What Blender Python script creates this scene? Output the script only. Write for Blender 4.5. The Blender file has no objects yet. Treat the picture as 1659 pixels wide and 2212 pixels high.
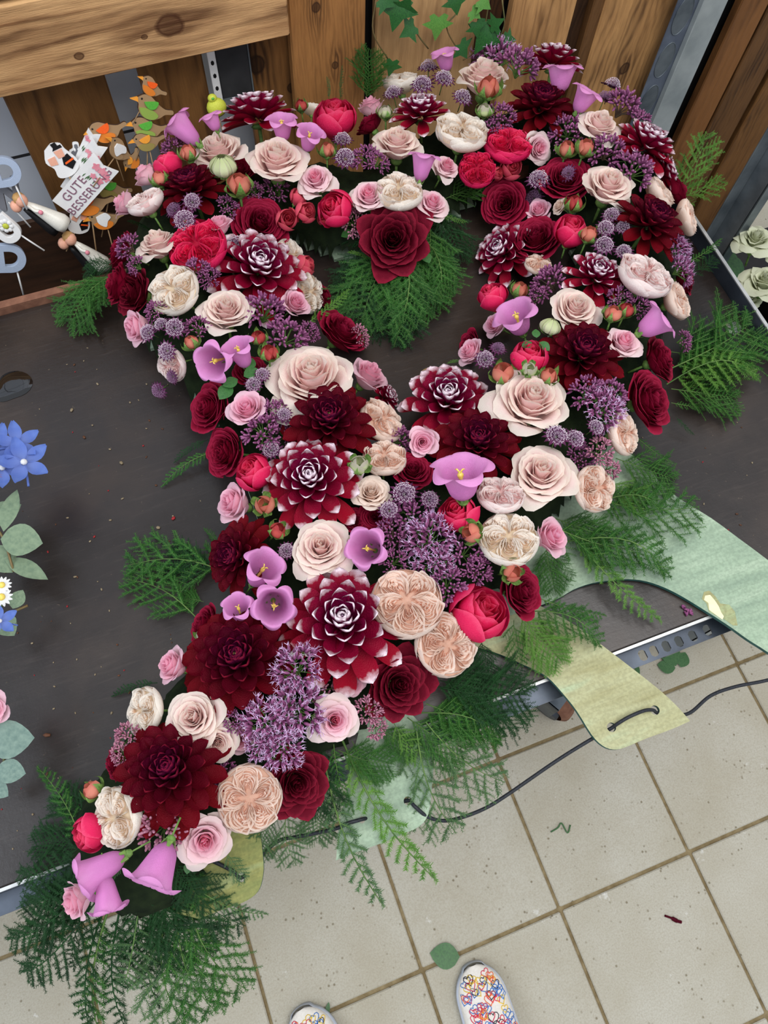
import bpy, math, random
import numpy as np
from mathutils import Matrix, Vector

# ------------------------------------------------------------------ camera
F = 1660.0; W, H = 1659, 2212
CZ = 1.70                    # camera height
T = 0.77                     # table top height
def nrm(v): v = np.array(v, float); return v/np.linalg.norm(v)
UP = nrm((65, 692, 1660)); BX = np.array((8730, 2856, -1660.)); BX = nrm(BX-UP*BX.dot(UP)); AY = np.cross(UP, BX)
R = np.array([BX, AY, UP]); C = np.array([0, 0, CZ])
def ray(x, y): return R @ np.array([x-829.5, 1106-y, -F])
def at(x, y, z):
    d = ray(x, y); return C + d*((z-C[2])/d[2])
def aty(x, y, Y):
    d = ray(x, y); return C + d*(Y/d[1])
def mpp(P): return -(R.T @ (np.array(P)-C))[2]/F      # metres per pixel at a point
scn = bpy.context.scene
col = scn.collection
cd = bpy.data.cameras.new('camera'); cam = bpy.data.objects.new('camera', cd); col.objects.link(cam)
m = Matrix.Identity(4)
for i in range(3):
    for j in range(3): m[i][j] = R[i][j]
m[0][3], m[1][3], m[2][3] = C
cam.matrix_world = m
cd.sensor_fit = 'VERTICAL'; cd.sensor_height = 36; cd.lens = F*36/H; cd.clip_start = .02
scn.camera = cam
# ------------------------------------------------------------------ light
wd = bpy.data.worlds.new('world'); scn.world = wd; wd.use_nodes = True
wn = wd.node_tree; wn.nodes['Background'].inputs[0].default_value = (.86, .92, 1, 1); wn.nodes['Background'].inputs[1].default_value = .80
def area(name, loc, tgt, sx, sy, power, color):
    l = bpy.data.lights.new(name, 'AREA'); l.shape = 'RECTANGLE'; l.size = sx; l.size_y = sy; l.energy = power; l.color = color
    o = bpy.data.objects.new(name, l); col.objects.link(o); o.location = loc
    o.rotation_euler = (Vector(tgt)-Vector(loc)).to_track_quat('-Z', 'Y').to_euler(); return o
area('skylight', (.6, -.2, 3.2), (.3, .4, .8), 2.0, 1.4, 60, (1, .98, .95))
area('window_light', (-2.0, .2, 2.8), (.2, .4, .8), 1.6, 1.2, 34, (.82, .9, 1))
vs = scn.view_settings; vs.view_transform = 'Standard'; vs.look = 'None'; vs.gamma = 1; vs.use_curve_mapping = False; vs.exposure = 0.0

rng = random.Random(5)
PI = math.pi; GA = PI*(3-5**.5)
# ------------------------------------------------------------------ helpers
def lin(c): return tuple(((x/255)/12.92 if x/255 <= .04045 else ((x/255+.055)/1.055)**2.4) for x in c)+(1,)
class MB:
    def __init__(s): s.v = []; s.f = []; s.c = []; s.mi = []
    def add(s, v, f, c=None, mi=0):
        b = len(s.v); s.v += [tuple(map(float, p)) for p in v]; s.f += [tuple(b+i for i in q) for q in f]
        s.c += (list(c) if c is not None else [(.5, .5, .5)]*len(v)); s.mi += [mi]*len(f); return s
    def mesh(s, name, mats, smooth=True):
        me = bpy.data.meshes.new(name); me.from_pydata(s.v, [], s.f)
        if not isinstance(mats, (list, tuple)): mats = [mats]
        for mm in mats: me.materials.append(mm)
        a = me.color_attributes.new('Col', 'FLOAT_COLOR', 'POINT')
        arr = np.ones((len(s.v), 4), np.float32); arr[:, :3] = np.array(s.c, np.float32)[:, :3]; a.data.foreach_set('color', arr.ravel())
        me.polygons.foreach_set('use_smooth', [smooth]*len(s.f)); me.polygons.foreach_set('material_index', s.mi)
        me.update(); return me
def grid(nu, nv, fn, cf=None, closed=False):
    v = []; c = []
    for i in range(nu):
        for j in range(nv):
            a = i/(nu-1); b = j/(nv-(0 if closed else 1))
            v.append(fn(a, b)); c.append(cf(a, b) if cf else (.5, .5, .5))
    f = []
    for i in range(nu-1):
        for j in range(nv if closed else nv-1):
            k = (j+1) % nv; f.append((i*nv+j, i*nv+k, (i+1)*nv+k, (i+1)*nv+j))
    return v, f, c
def box(mb, lo, hi, mi=0, bev=0.0, c=None):
    x0, y0, z0 = lo; x1, y1, z1 = hi; b = min(bev, (x1-x0)/3, (y1-y0)/3, (z1-z0)/3)
    if b <= 0:
        v = [(x, y, z) for x in (x0, x1) for y in (y0, y1) for z in (z0, z1)]
        f = [(0, 1, 3, 2), (4, 6, 7, 5), (0, 4, 5, 1), (2, 3, 7, 6), (0, 2, 6, 4), (1, 5, 7, 3)]
    else:
        v = []
        for x, sx in ((x0, 1), (x1, -1)):
            for y, sy in ((y0, 1), (y1, -1)):
                for z, sz in ((z0, 1), (z1, -1)):
                    v += [(x, y+sy*b, z+sz*b), (x+sx*b, y, z+sz*b), (x+sx*b, y+sy*b, z)]
        I = lambda a, b_, c_, k: (a*4+b_*2+c_)*3+k
        f = [(I(0,0,0,0), I(0,0,1,0), I(0,1,1,0), I(0,1,0,0)), (I(1,0,0,0), I(1,1,0,0), I(1,1,1,0), I(1,0,1,0)),
             (I(0,0,0,1), I(1,0,0,1), I(1,0,1,1), I(0,0,1,1)), (I(0,1,0,1), I(0,1,1,1), I(1,1,1,1), I(1,1,0,1)),
             (I(0,0,0,2), I(0,1,0,2), I(1,1,0,2), I(1,0,0,2)), (I(0,0,1,2), I(1,0,1,2), I(1,1,1,2), I(0,1,1,2))]
        for a in (0, 1):
            for b_ in (0, 1):
                f.append((I(a,b_,0,0), I(a,b_,1,0), I(a,b_,1,1), I(a,b_,0,1)))
                f.append((I(a,0,b_,0), I(a,1,b_,0), I(a,1,b_,2), I(a,0,b_,2)))
                f.append((I(0,a,b_,1), I(1,a,b_,1), I(1,a,b_,2), I(0,a,b_,2)))
                for c_ in (0, 1): f.append((I(a,b_,c_,0), I(a,b_,c_,1), I(a,b_,c_,2)))
    mb.add(v, f, c=None if c is None else [c]*len(v), mi=mi); return mb
def tube(mb, pts, r, n=6, cap=True, c=(.5, .5, .5), mi=0):
    pts = [np.array(p, float) for p in pts]; k = len(pts); v = []; up = np.array((0, 0, 1.))
    for i, p in enumerate(pts):
        d = nrm(pts[min(i+1, k-1)]-pts[max(i-1, 0)]); a = np.cross(d, up)
        if np.linalg.norm(a) < 1e-3: a = np.cross(d, (1, 0, 0))
        a = nrm(a); b = np.cross(d, a); rr = r[i] if isinstance(r, (list, tuple)) else r
        for j in range(n): t = 2*PI*j/n; v.append(p+rr*(a*math.cos(t)+b*math.sin(t)))
    f = [(i*n+j, i*n+(j+1) % n, (i+1)*n+(j+1) % n, (i+1)*n+j) for i in range(k-1) for j in range(n)]
    if cap: f += [tuple(range(n-1, -1, -1)), tuple((k-1)*n+j for j in range(n))]
    mb.add(v, f, [c]*len(v), mi); return mb
def smooth_path(pts, n=8):
    pts = [np.array(p, float) for p in pts]; P = [2*pts[0]-pts[1]]+pts+[2*pts[-1]-pts[-2]]; out = []
    for i in range(1, len(P)-2):
        for k in range(n):
            t = k/n; a, b, c, d = P[i-1:i+3]
            out.append(.5*((2*b)+(-a+c)*t+(2*a-5*b+4*c-d)*t*t+(-a+3*b-3*c+d)*t**3))
    out.append(pts[-1]); return out
def ellip(mb, c, ax, n=8, k=5, col_=(.5, .5, .5), mi=0, Rm=None, cf=None):
    def fn(a, b):
        th = PI*a; ph = 2*PI*b; p = np.array((ax[0]*math.sin(th)*math.cos(ph), ax[1]*math.sin(th)*math.sin(ph), -ax[2]*math.cos(th)))
        if Rm is not None: p = Rm @ p
        return p+np.array(c)
    v, f, cc = grid(k, n, fn, cf or (lambda a, b: col_), closed=True); mb.add(v, f, cc, mi); return mb
def frame(z, roll=0.0):
    z = nrm(z); x = np.cross((0, 1., .01), z); x = nrm(x); y = np.cross(z, x)
    return np.array([x*math.cos(roll)+y*math.sin(roll), -x*math.sin(roll)+y*math.cos(roll), z]).T
def tagit(o, label=None, cat=None, group=None, kind=None):
    if label: o['label'] = label
    if cat: o['category'] = cat
    if group: o['group'] = group
    if kind: o['kind'] = kind
    return o
def link(name, me, parent=None, **k):
    o = bpy.data.objects.new(name, me); col.objects.link(o)
    if parent is not None: o.parent = parent
    return tagit(o, **k)
def empty(name, loc, **k):
    o = bpy.data.objects.new(name, None); o.empty_display_size = .02; col.objects.link(o); o.location = loc; return tagit(o, **k)
def setm(o, P, Rm, s):
    if not isinstance(s, (list, tuple)): s = (s, s, s)
    o.matrix_world = Matrix([[Rm[0][0]*s[0], Rm[0][1]*s[1], Rm[0][2]*s[2], P[0]], [Rm[1][0]*s[0], Rm[1][1]*s[1], Rm[1][2]*s[2], P[1]],
                             [Rm[2][0]*s[0], Rm[2][1]*s[1], Rm[2][2]*s[2], P[2]], [0, 0, 0, 1]])
# ------------------------------------------------------------------ materials
def newmat(name, rough=.6, base=(200, 200, 200), metal=0, spec=.5):
    m_ = bpy.data.materials.new(name); m_.use_nodes = True; nt = m_.node_tree; b = nt.nodes['Principled BSDF']
    b.inputs['Base Color'].default_value = lin(base); b.inputs['Roughness'].default_value = rough; b.inputs['Metallic'].default_value = metal
    b.inputs['Specular IOR Level'].default_value = spec; return m_, nt, b
class N:
    """small node builder"""
    def __init__(s, nt): s.nt = nt
    def n(s, t, **k):
        x = s.nt.nodes.new(t)
        for a, b in k.items(): setattr(x, a, b)
        return x
    def put(s, sock, v):
        if isinstance(v, bpy.types.NodeSocket): s.nt.links.new(v, sock)
        elif v is not None: sock.default_value = v
    def math(s, op, a, b=None, c=None, clamp=False):
        x = s.n('ShaderNodeMath', operation=op, use_clamp=clamp)
        for i, v in enumerate((a, b, c)):
            if v is not None: s.put(x.inputs[i], v)
        return x.outputs[0]
    def mix(s, f, a, b, mode='MIX'):
        x = s.n('ShaderNodeMix', data_type='RGBA', blend_type=mode); s.put(x.inputs[0], f); s.put(x.inputs[6], a); s.put(x.inputs[7], b); return x.outputs[2]
    def ramp(s, f, stops, interp='LINEAR'):
        x = s.n('ShaderNodeValToRGB'); x.color_ramp.interpolation = interp; e = x.color_ramp.elements
        while len(e) < len(stops): e.new(.5)
        for q, (p, c) in zip(e, stops): q.position = p; q.color = c if len(c) == 4 else lin(c)
        s.put(x.inputs[0], f); return x.outputs[0]
    def noise(s, vec, scale, detail=4, rough=.55, out=0):
        x = s.n('ShaderNodeTexNoise'); s.put(x.inputs['Vector'], vec); x.inputs['Scale'].default_value = scale; x.inputs['Detail'].default_value = detail; x.inputs['Roughness'].default_value = rough; return x.outputs[out]
    def coord(s, out='Object'): return s.n('ShaderNodeTexCoord').outputs[out]
    def map(s, vec, sc=(1, 1, 1), loc=(0, 0, 0), rot=(0, 0, 0)):
        x = s.n('ShaderNodeMapping'); s.put(x.inputs[0], vec); s.put(x.inputs[1], loc); x.inputs[2].default_value = rot; x.inputs[3].default_value = sc; return x.outputs[0]
    def bump(s, h, dist, st=1):
        x = s.n('ShaderNodeBump'); x.inputs['Strength'].default_value = st; x.inputs['Distance'].default_value = dist; s.put(x.inputs['Height'], h); return x.outputs[0]
def grey(f): return (f, f, f, 1)
def petal_mat(name, inner, outer, edge, ek=.6, e0=.7, rough=.55, trans=.28, base=None, sheen=0.0, spec=.3, mid=None):
    """inner/outer: ring colours; edge: rim colour, drawn where t > e0; base: throat colour"""
    m_, nt, b = newmat(name, rough, outer, spec=spec); g = N(nt)
    at_ = g.n('ShaderNodeVertexColor', layer_name='Col'); sp = g.n('ShaderNodeSeparateColor'); nt.links.new(at_.outputs[0], sp.inputs[0])
    t, q, r_ = sp.outputs
    stops = [(0, inner), (1, outer)] if mid is None else [(0, inner), (.45, mid), (1, outer)]
    c = g.ramp(q, stops)
    if base is not None: c = g.mix(g.ramp(t, [(0, grey(1)), (.55, grey(0))]), c, lin(base))
    nz = g.noise(g.coord(), 9, 3); c = g.mix(g.math('MULTIPLY', g.ramp(g.math('ADD', t, g.math('MULTIPLY', g.math('SUBTRACT', nz, .5), .18)), [(e0, grey(0)), (min(1, e0+.16), grey(1))]), ek), c, lin(edge))
    c = g.mix(1, c, g.ramp(r_, [(0, grey(.90)), (1, grey(1.0))]), 'MULTIPLY')
    g.put(b.inputs['Base Color'], c)
    if sheen: b.inputs['Sheen Weight'].default_value = sheen; b.inputs['Sheen Roughness'].default_value = .4
    ve = g.noise(g.map(g.coord(), (22, 22, 5)), 2.2, 4, .6); g.put(b.inputs['Normal'], g.bump(ve, .05, .35))
    tr = g.n('ShaderNodeBsdfTranslucent'); g.put(tr.inputs[0], c)
    mx = g.n('ShaderNodeMixShader'); mx.inputs[0].default_value = trans; nt.links.new(b.outputs[0], mx.inputs[1]); nt.links.new(tr.outputs[0], mx.inputs[2])
    nt.links.new(mx.outputs[0], nt.nodes['Material Output'].inputs[0]); return m_
M = {}
M['blush'] = petal_mat('blush_petal', (255, 214, 210), (255, 232, 226), (255, 246, 232), .75, .8, mid=(255, 222, 218), trans=.42)
M['pink'] = petal_mat('pink_petal', (255, 128, 172), (255, 242, 234), (255, 230, 234), .35, .8, mid=(255, 208, 222), trans=.4)
M['palepink'] = petal_mat('pale_pink_petal', (254, 208, 206), (254, 234, 232), (255, 246, 242), .85, .6, base=(246, 200, 196), trans=.4)
M['rosepink'] = petal_mat('rose_pink_petal', (255, 158, 194), (255, 220, 230), (255, 208, 226), .5, .75, trans=.4)
M['red'] = petal_mat('dark_red_petal', (80, 2, 22), (100, 4, 30), (140, 24, 50), .7, .88, .6, .10, spec=.12)
M['crimson'] = petal_mat('crimson_petal', (114, 3, 34), (132, 6, 42), (166, 34, 70), .65, .86, .6, .12, spec=.12)
M['burgundy'] = petal_mat('burgundy_petal', (76, 6, 56), (108, 0, 12), (150, 12, 38), .4, .93, .55, .14, base=(50, 0, 18), mid=(78, 0, 26), spec=.12)  # brighter red rim puts the lit petal edges into the colour
M['tipped'] = petal_mat('white_tipped_petal', (120, 20, 84), (148, 2, 32), (252, 236, 246), .97, .79, .45, .12, base=(90, 0, 30), mid=(122, 4, 50), spec=.15)
M['tipped2'] = petal_mat('white_tipped_inner_petal', (150, 70, 136), (112, 20, 76), (246, 218, 242), .9, .74, .5, .12)
M['hot'] = petal_mat('hot_pink_petal', (232, 14, 66), (226, 30, 92), (242, 90, 130), .6, .84, .5, .2, base=(176, 0, 50))
M['coral'] = petal_mat('coral_pink_petal', (222, 60, 90), (232, 88, 112), (222, 120, 110), .4, .85, .5, .2)
M['cream'] = petal_mat('cream_petal', (255, 226, 198), (255, 244, 232), (255, 250, 242), .85, .6, base=(246, 222, 190), trans=.4)
M['peach'] = petal_mat('peach_petal', (255, 206, 180), (254, 230, 214), (255, 240, 228), .85, .6, base=(246, 200, 176), trans=.4)
M['white'] = petal_mat('green_white_petal', (214, 220, 178), (226, 230, 200), (232, 234, 212), .5, .7)
M['bell'] = petal_mat('bell_petal', (196, 104, 176), (228, 150, 210), (232, 160, 216), .5, .7, .5, .3, mid=(216, 130, 198), base=(176, 120, 158))
M['budpeach'] = petal_mat('bud_peach_petal', (214, 120, 96), (224, 140, 118), (200, 90, 84), .5, .8)
M['budred'] = petal_mat('bud_red_petal', (190, 60, 66), (204, 84, 78), (150, 40, 50), .5, .8)
M['budgreen'] = petal_mat('bud_green_petal', (225, 226, 190), (196, 208, 150), (176, 140, 170), .45, .7)
M['blue'] = petal_mat('blue_petal', (120, 140, 205), (84, 116, 200), (120, 146, 214), .5, .6)
M['orange'] = petal_mat('orange_petal', (205, 70, 20), (190, 50, 20), (230, 130, 40), .6, .7)
M['daisy'] = petal_mat('daisy_petal', (250, 250, 250), (246, 246, 246), (250, 250, 250), .2, .9)
def simple(name, c1, c2, sc=30, rough=.6, spec=.3, trans=0, bump=0, metal=0, stretch=(1, 1, 1)):
    m_, nt, b = newmat(name, rough, c1, metal, spec); g = N(nt)
    nz = g.noise(g.map(g.coord(), stretch), sc, 5); c = g.ramp(nz, [(.3, c1), (.7, c2)]); g.put(b.inputs['Base Color'], c)
    if bump: g.put(b.inputs['Normal'], g.bump(nz, bump))
    if trans:
        tr = g.n('ShaderNodeBsdfTranslucent'); g.put(tr.inputs[0], c); mx = g.n('ShaderNodeMixShader'); mx.inputs[0].default_value = trans
        nt.links.new(b.outputs[0], mx.inputs[1]); nt.links.new(tr.outputs[0], mx.inputs[2]); nt.links.new(mx.outputs[0], nt.nodes['Material Output'].inputs[0])
    return m_
M['sepal'] = simple('sepal_green', (70, 110, 44), (128, 160, 84), 6, trans=.15)
M['stem'] = simple('stem_green', (60, 92, 40), (96, 124, 62), 8)
M['fern'] = simple('fern_green', (22, 70, 20), (50, 108, 34), 5, trans=.2)
M['fern_dark'] = simple('fern_deep_green', (12, 44, 18), (26, 72, 28), 5, trans=.2)
M['fern_light'] = simple('fern_bright_green', (52, 104, 30), (104, 150, 58), 5, trans=.2)
M['fern_grey'] = simple('fern_grey_green', (52, 86, 52), (84, 118, 76), 5, trans=.2)
M['budpurple'] = petal_mat('purple_bud', (112, 50, 92), (150, 86, 130), (190, 128, 170), .6, .7, .5, .1)
M['budmauve'] = petal_mat('mauve_bud', (150, 84, 110), (190, 130, 150), (216, 160, 182), .5, .7, .5, .1)
M['filament'] = simple('lilac_filament', (184, 150, 192), (212, 184, 216), 6)
M['floret'] = simple('mauve_floret', (178, 158, 176), (214, 200, 208), 8)
M['floret_d'] = simple('plum_floret', (120, 84, 116), (150, 116, 146), 8)
M['bract'] = petal_mat('plum_bract', (92, 34, 78), (116, 56, 100), (70, 22, 58), .6, .6, .5, .15)
M['yellow'] = simple('pollen_yellow', (206, 176, 60), (232, 214, 120), 12)
M['eye'] = simple('green_eye', (150, 170, 60), (196, 206, 110), 12)
M['foam'] = simple('dark_moss', (16, 24, 14), (30, 40, 22), 60, .95, .1, bump=.004)
M['leaf'] = simple('leaf_green', (38, 84, 40), (60, 112, 52), 14, .45, .5, trans=.1)
M['leaf_dull'] = simple('dull_leaf_green', (54, 92, 56), (76, 112, 70), 14, .7)
M['euca'] = simple('eucalyptus_grey_green', (98, 118, 96), (124, 142, 114), 9, .6, trans=.1)
M['euca2'] = simple('eucalyptus_blue_green', (92, 116, 108), (120, 142, 130), 9, .6, trans=.1)
M['ivy'] = simple('ivy_green', (22, 66, 30), (44, 98, 42), 20, .4, .5)
M['ivy_light'] = simple('young_ivy_green', (58, 110, 40), (92, 140, 60), 20, .4, .5)
M['vine'] = simple('vine_brown', (92, 96, 58), (120, 92, 60), 20)
M['cord'] = simple('black_cord', (16, 18, 24), (34, 38, 46), 400, .6, .4, bump=.0006)
M['black'] = simple('black_paint', (10, 10, 12), (22, 20, 22), 20, .5)
M['galv'] = simple('galvanised_steel', (120, 128, 134), (158, 164, 166), 14, .5, .5, metal=.45, stretch=(1, 1, .4))
M['galv_lit'] = simple('lit_galvanised_steel', (128, 136, 138), (168, 174, 174), 14, .5, .5, metal=.2)  # right face of the post, its light put into the colour
M['galv_shaded'] = simple('shaded_galvanised_steel', (70, 78, 94), (112, 120, 134), 16, .5, .5, metal=.3)  # same post steel, left face with its shade put into the colour
M['steel'] = simple('dull_steel', (84, 92, 100), (122, 130, 136), 22, .45, .5, metal=.55)
M['steeldark'] = simple('dark_steel', (50, 56, 66), (84, 92, 104), 18, .4, .5, metal=.55)
M['bright'] = simple('bright_zinc', (160, 162, 162), (196, 196, 194), 40, .35, .6, metal=.5)
M['rust'] = simple('rusty_brown', (96, 62, 48), (132, 92, 72), 60, .8)
M['whitepaint'] = simple('white_paint', (212, 212, 212), (232, 230, 228), 30, .5)
M['bluegrey'] = simple('pale_blue_paint', (140, 154, 176), (168, 180, 200), 40, .6)
M['greypaint'] = simple('grey_paint', (92, 94, 100), (112, 112, 118), 40, .6)
M['birdwood'] = simple('bird_plywood', (138, 108, 76), (166, 136, 100), 40, .6, stretch=(1, 1, 6))
M['birdedge'] = simple('burnt_edge', (52, 34, 24), (80, 54, 38), 40, .7)
M['b_orange'] = simple('orange_stain', (196, 104, 30), (222, 134, 48), 60, .6, stretch=(1, 1, 8))
M['b_red'] = simple('bright_orange', (226, 84, 26), (236, 98, 34), 20, .5)
M['b_green'] = simple('bright_green', (76, 158, 54), (92, 172, 66), 20, .5)
M['b_lime'] = simple('lime_stain', (120, 148, 60), (150, 174, 84), 60, .6, stretch=(1, 1, 8))
M['b_olive'] = simple('olive_stain', (132, 118, 60), (156, 140, 80), 60, .6)
M['b_amber'] = simple('amber_paint', (222, 144, 44), (232, 156, 60), 20, .6)
M['skin'] = simple('figurine_skin', (216, 156, 130), (228, 170, 146), 20, .5)
M['dress'] = simple('figurine_white', (206, 202, 190), (228, 224, 214), 40, .35, .6)
M['gold'] = simple('figurine_blond', (176, 132, 78), (200, 158, 100), 60, .5)
M['print'] = simple('mauve_ink', (126, 92, 108), (140, 104, 120), 20)
M['pinkprint'] = simple('pink_ink', (206, 110, 130), (224, 150, 160), 40)
M['slate'] = simple('chalkboard', (34, 34, 36), (52, 52, 54), 26, .7)
M['lime'] = simple('yellow_green', (170, 176, 50), (190, 194, 76), 12)
M['shade_fill'] = simple('dark_shade_fill', (26, 24, 26), (40, 38, 38), 12)
for n_, c_ in dict(i_red=(206, 44, 76), i_blue=(70, 120, 190), i_black=(36, 34, 52), i_yellow=(226, 190, 60), i_orange=(226, 110, 60)).items():
    M[n_] = simple(n_[2:]+'_marker', c_, tuple(min(255, int(x*1.12)) for x in c_), 20)
M['canvas'] = simple('white_canvas', (222, 216, 206), (236, 230, 222), 220, .85, bump=.0004)
M['sole'] = simple('sole_rubber', (176, 182, 196), (196, 202, 212), 40, .5)

def wood_mat(name, light, dark, knots=(), freq=85, burn=.5, wv=1.0, darken=1.0):
    """grain runs along local X; knots are (x, z, size) in local metres"""
    m_, nt, b = newmat(name, .62, light, spec=.25); g = N(nt)
    co = g.coord(); sx = g.n('ShaderNodeSeparateXYZ'); nt.links.new(co, sx.inputs[0]); X, Y_, Z = sx.outputs
    n1 = g.noise(g.map(co, (1.6, 6, 6), loc=(rng.random()*9, rng.random()*9, 0)), 1.6, 3)
    fld = g.math('ADD', Z, g.math('MULTIPLY', g.math('SUBTRACT', n1, .5), .10*wv))
    kmask = None; halo = None
    for (kx, kz, ks) in knots:
        dx = g.math('MULTIPLY', g.math('SUBTRACT', X, kx), .42); dz = g.math('SUBTRACT', Z, kz)
        d2 = g.math('ADD', g.math('MULTIPLY', dx, dx), g.math('MULTIPLY', dz, dz))
        ex = g.math('EXPONENT', g.math('MULTIPLY', d2, -1/(2*(ks*1.5)**2)))
        halo = ex if halo is None else g.math('MAXIMUM', halo, ex)
        sgn = g.math('DIVIDE', dz, g.math('SQRT', g.math('ADD', g.math('MULTIPLY', dz, dz), (ks*.35)**2)))
        fld = g.math('ADD', fld, g.math('MULTIPLY', g.math('MULTIPLY', ex, sgn), -ks*1.3))
        dxk = g.math('MULTIPLY', g.math('SUBTRACT', X, kx), .78)
        rk = g.math('DIVIDE', g.math('SQRT', g.math('ADD', g.math('MULTIPLY', dxk, dxk), g.math('MULTIPLY', dz, dz))), ks)
        km = g.ramp(g.math('ADD', rk, g.math('MULTIPLY', g.math('SUBTRACT', g.noise(co, 60, 2), .5), .4)), [(.0, grey(.75)), (.6, grey(.7)), (.78, grey(1)), (.95, grey(.35)), (1.0, grey(0))])
        kmask = km if kmask is None else g.math('MAXIMUM', kmask, km)
    fld = g.math('ADD', fld, g.math('MULTIPLY', g.math('SUBTRACT', g.noise(g.map(co, (4, 30, 30)), 2.4, 3), .5), .022))
    s = g.math('ADD', g.math('MULTIPLY', g.math('SINE', g.math('MULTIPLY', fld, freq*6.283)), .5), .5)
    s = g.math('MULTIPLY', s, g.ramp(g.noise(g.map(co, (1.5, 14, 14), loc=(3, 1, 7)), 3.2, 3), [(.35, grey(.25)), (.65, grey(1.0))]))
    fine = g.noise(g.map(co, (3, 60, 60)), 9, 5, .65)
    big = g.noise(g.map(co, (1.3, 3, 4), loc=(rng.random()*20, 3, 1)), 4.2, 3, .5)
    burnm = g.ramp(big, [(.46, grey(0)), (.60, grey(1))])
    mid = tuple(int(a*.55+b_*.45) for a, b_ in zip(light, dark))
    c = g.mix(g.math('MULTIPLY', g.math('POWER', s, 2.2), g.math('ADD', g.math('MULTIPLY', burnm, burn), .22)), lin(light), lin(dark))
    c = g.mix(g.math('MULTIPLY', burnm, burn*.55), c, lin(mid))
    scorch = g.math('MULTIPLY', g.ramp(g.noise(g.map(co, (2.0, 5, 9), loc=(rng.random()*30, 2, 5)), 2.6, 4, .6), [(.48, grey(0)), (.62, grey(1))]), g.math('ADD', g.math('MULTIPLY', s, .6), .3)); c = g.mix(g.math('MULTIPLY', scorch, .85*burn+.1), c, lin(tuple(int(x*.7) for x in dark)))
    c = g.mix(g.ramp(fine, [(.4, grey(.0)), (.75, grey(.5))]), c, lin(mid))
    if halo is not None: c = g.mix(g.math('MULTIPLY', g.math('MULTIPLY', halo, g.math('ADD', g.math('MULTIPLY', s, .8), .25)), .95, clamp=True), c, lin(tuple(int(x*.8) for x in dark)))
    if kmask is not None: c = g.mix(kmask, c, lin(tuple(int(x*.75) for x in dark)))
    darken *= .74
    if darken != 1: c = g.mix(1, c, (darken, darken, darken, 1), 'MULTIPLY')
    g.put(b.inputs['Base Color'], c); g.put(b.inputs['Normal'], g.bump(g.math('ADD', g.math('MULTIPLY', s, .6), fine), .0016, .7)); return m_

# ================================================================== SETTING
def floor():
    m_, nt, b = newmat('tile_stone', .75, (190, 184, 168), spec=.3); g = N(nt); co = g.coord()
    oi = g.n('ShaderNodeObjectInfo'); co2 = g.n('ShaderNodeVectorMath', operation='ADD'); g.put(co2.inputs[0], co); g.put(co2.inputs[1], oi.outputs['Location']); co2 = co2.outputs[0]
    big = g.noise(co2, 5, 4); c = g.ramp(big, [(.3, (168, 161, 143)), (.7, (184, 180, 167))])
    c = g.mix(g.ramp(g.noise(co2, 320, 3, .7), [(.35, grey(.45)), (.6, grey(0))]), c, lin((150, 140, 120)))
    vo = g.n('ShaderNodeTexVoronoi'); g.put(vo.inputs['Vector'], co2); vo.inputs['Scale'].default_value = 85
    pit = g.math('MULTIPLY', g.ramp(vo.outputs['Distance'], [(.10, grey(1)), (.24, grey(0))]), g.ramp(g.noise(co2, 24, 2), [(.5, grey(0)), (.62, grey(1))]))
    c = g.mix(g.math('MULTIPLY', pit, .8), c, lin((112, 100, 74)))
    st = g.ramp(g.noise(co2, 13, 5, .7), [(.66, grey(0)), (.74, grey(.7))]); c = g.mix(st, c, lin((226, 226, 222)))
    g.put(b.inputs['Base Color'], c); g.put(b.inputs['Normal'], g.bump(g.math('SUBTRACT', g.noise(co2, 200, 3), pit), .0009))
    mb = MB(); box(mb, (-2.2, -1.6, -.06), (2.6, 1.6, -.005)); me = mb.mesh('floor', simple('joint_sand', (112, 96, 68), (146, 130, 98), 60, .95, .1, bump=.004))
    fl = link('floor', me, kind='structure')
    dx, dy = .2957, .304; jx, jy = .0394, -.277
    tm = MB(); box(tm, (-dx/2+.0032, -dy/2+.0035, -.045), (dx/2-.0032, dy/2-.0035, 0), bev=.0022); tme = tm.mesh('tile', m_, False)
    r2 = random.Random(3)
    for i in range(-6, 7):
        for j in range(-4, 5):
            o = link('tile', tme, fl); o.location = (jx+(i+.5)*dx+(j % 2)*.002, jy+(j+.5)*dy, r2.uniform(-.0015, .0005)); o.rotation_euler = (0, 0, r2.uniform(-.004, .004))
floor()

# back wall (white tiled) behind the boards
YW = 1.09
mb = MB(); box(mb, (-1.6, YW+.09, 0), (.9, YW+.13, 2.0))
wm, nt, b = newmat('white_wall_tile', .35, (196, 204, 216)); g = N(nt)
br = g.n('ShaderNodeTexBrick'); br.offset = 0; br.inputs['Color1'].default_value = lin((222, 228, 240)); br.inputs['Color2'].default_value = lin((228, 234, 244)); br.inputs['Mortar'].default_value = lin((60, 60, 62))
br.inputs['Scale'].default_value = 1; br.inputs['Brick Width'].default_value = .15; br.inputs['Row Height'].default_value = .15; br.inputs['Mortar Size'].default_value = .003
sx = g.n('ShaderNodeSeparateXYZ'); g.put(sx.inputs[0], g.coord()); cb = g.n('ShaderNodeCombineXYZ'); g.put(cb.inputs[0], sx.outputs[0]); g.put(cb.inputs[1], g.math('ADD', sx.outputs[2], .03)); g.put(br.inputs['Vector'], cb.outputs[0])
g.put(b.inputs['Base Color'], br.outputs[0])
link('wall_back', mb.mesh('wall_back', wm, False), kind='structure')

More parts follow.
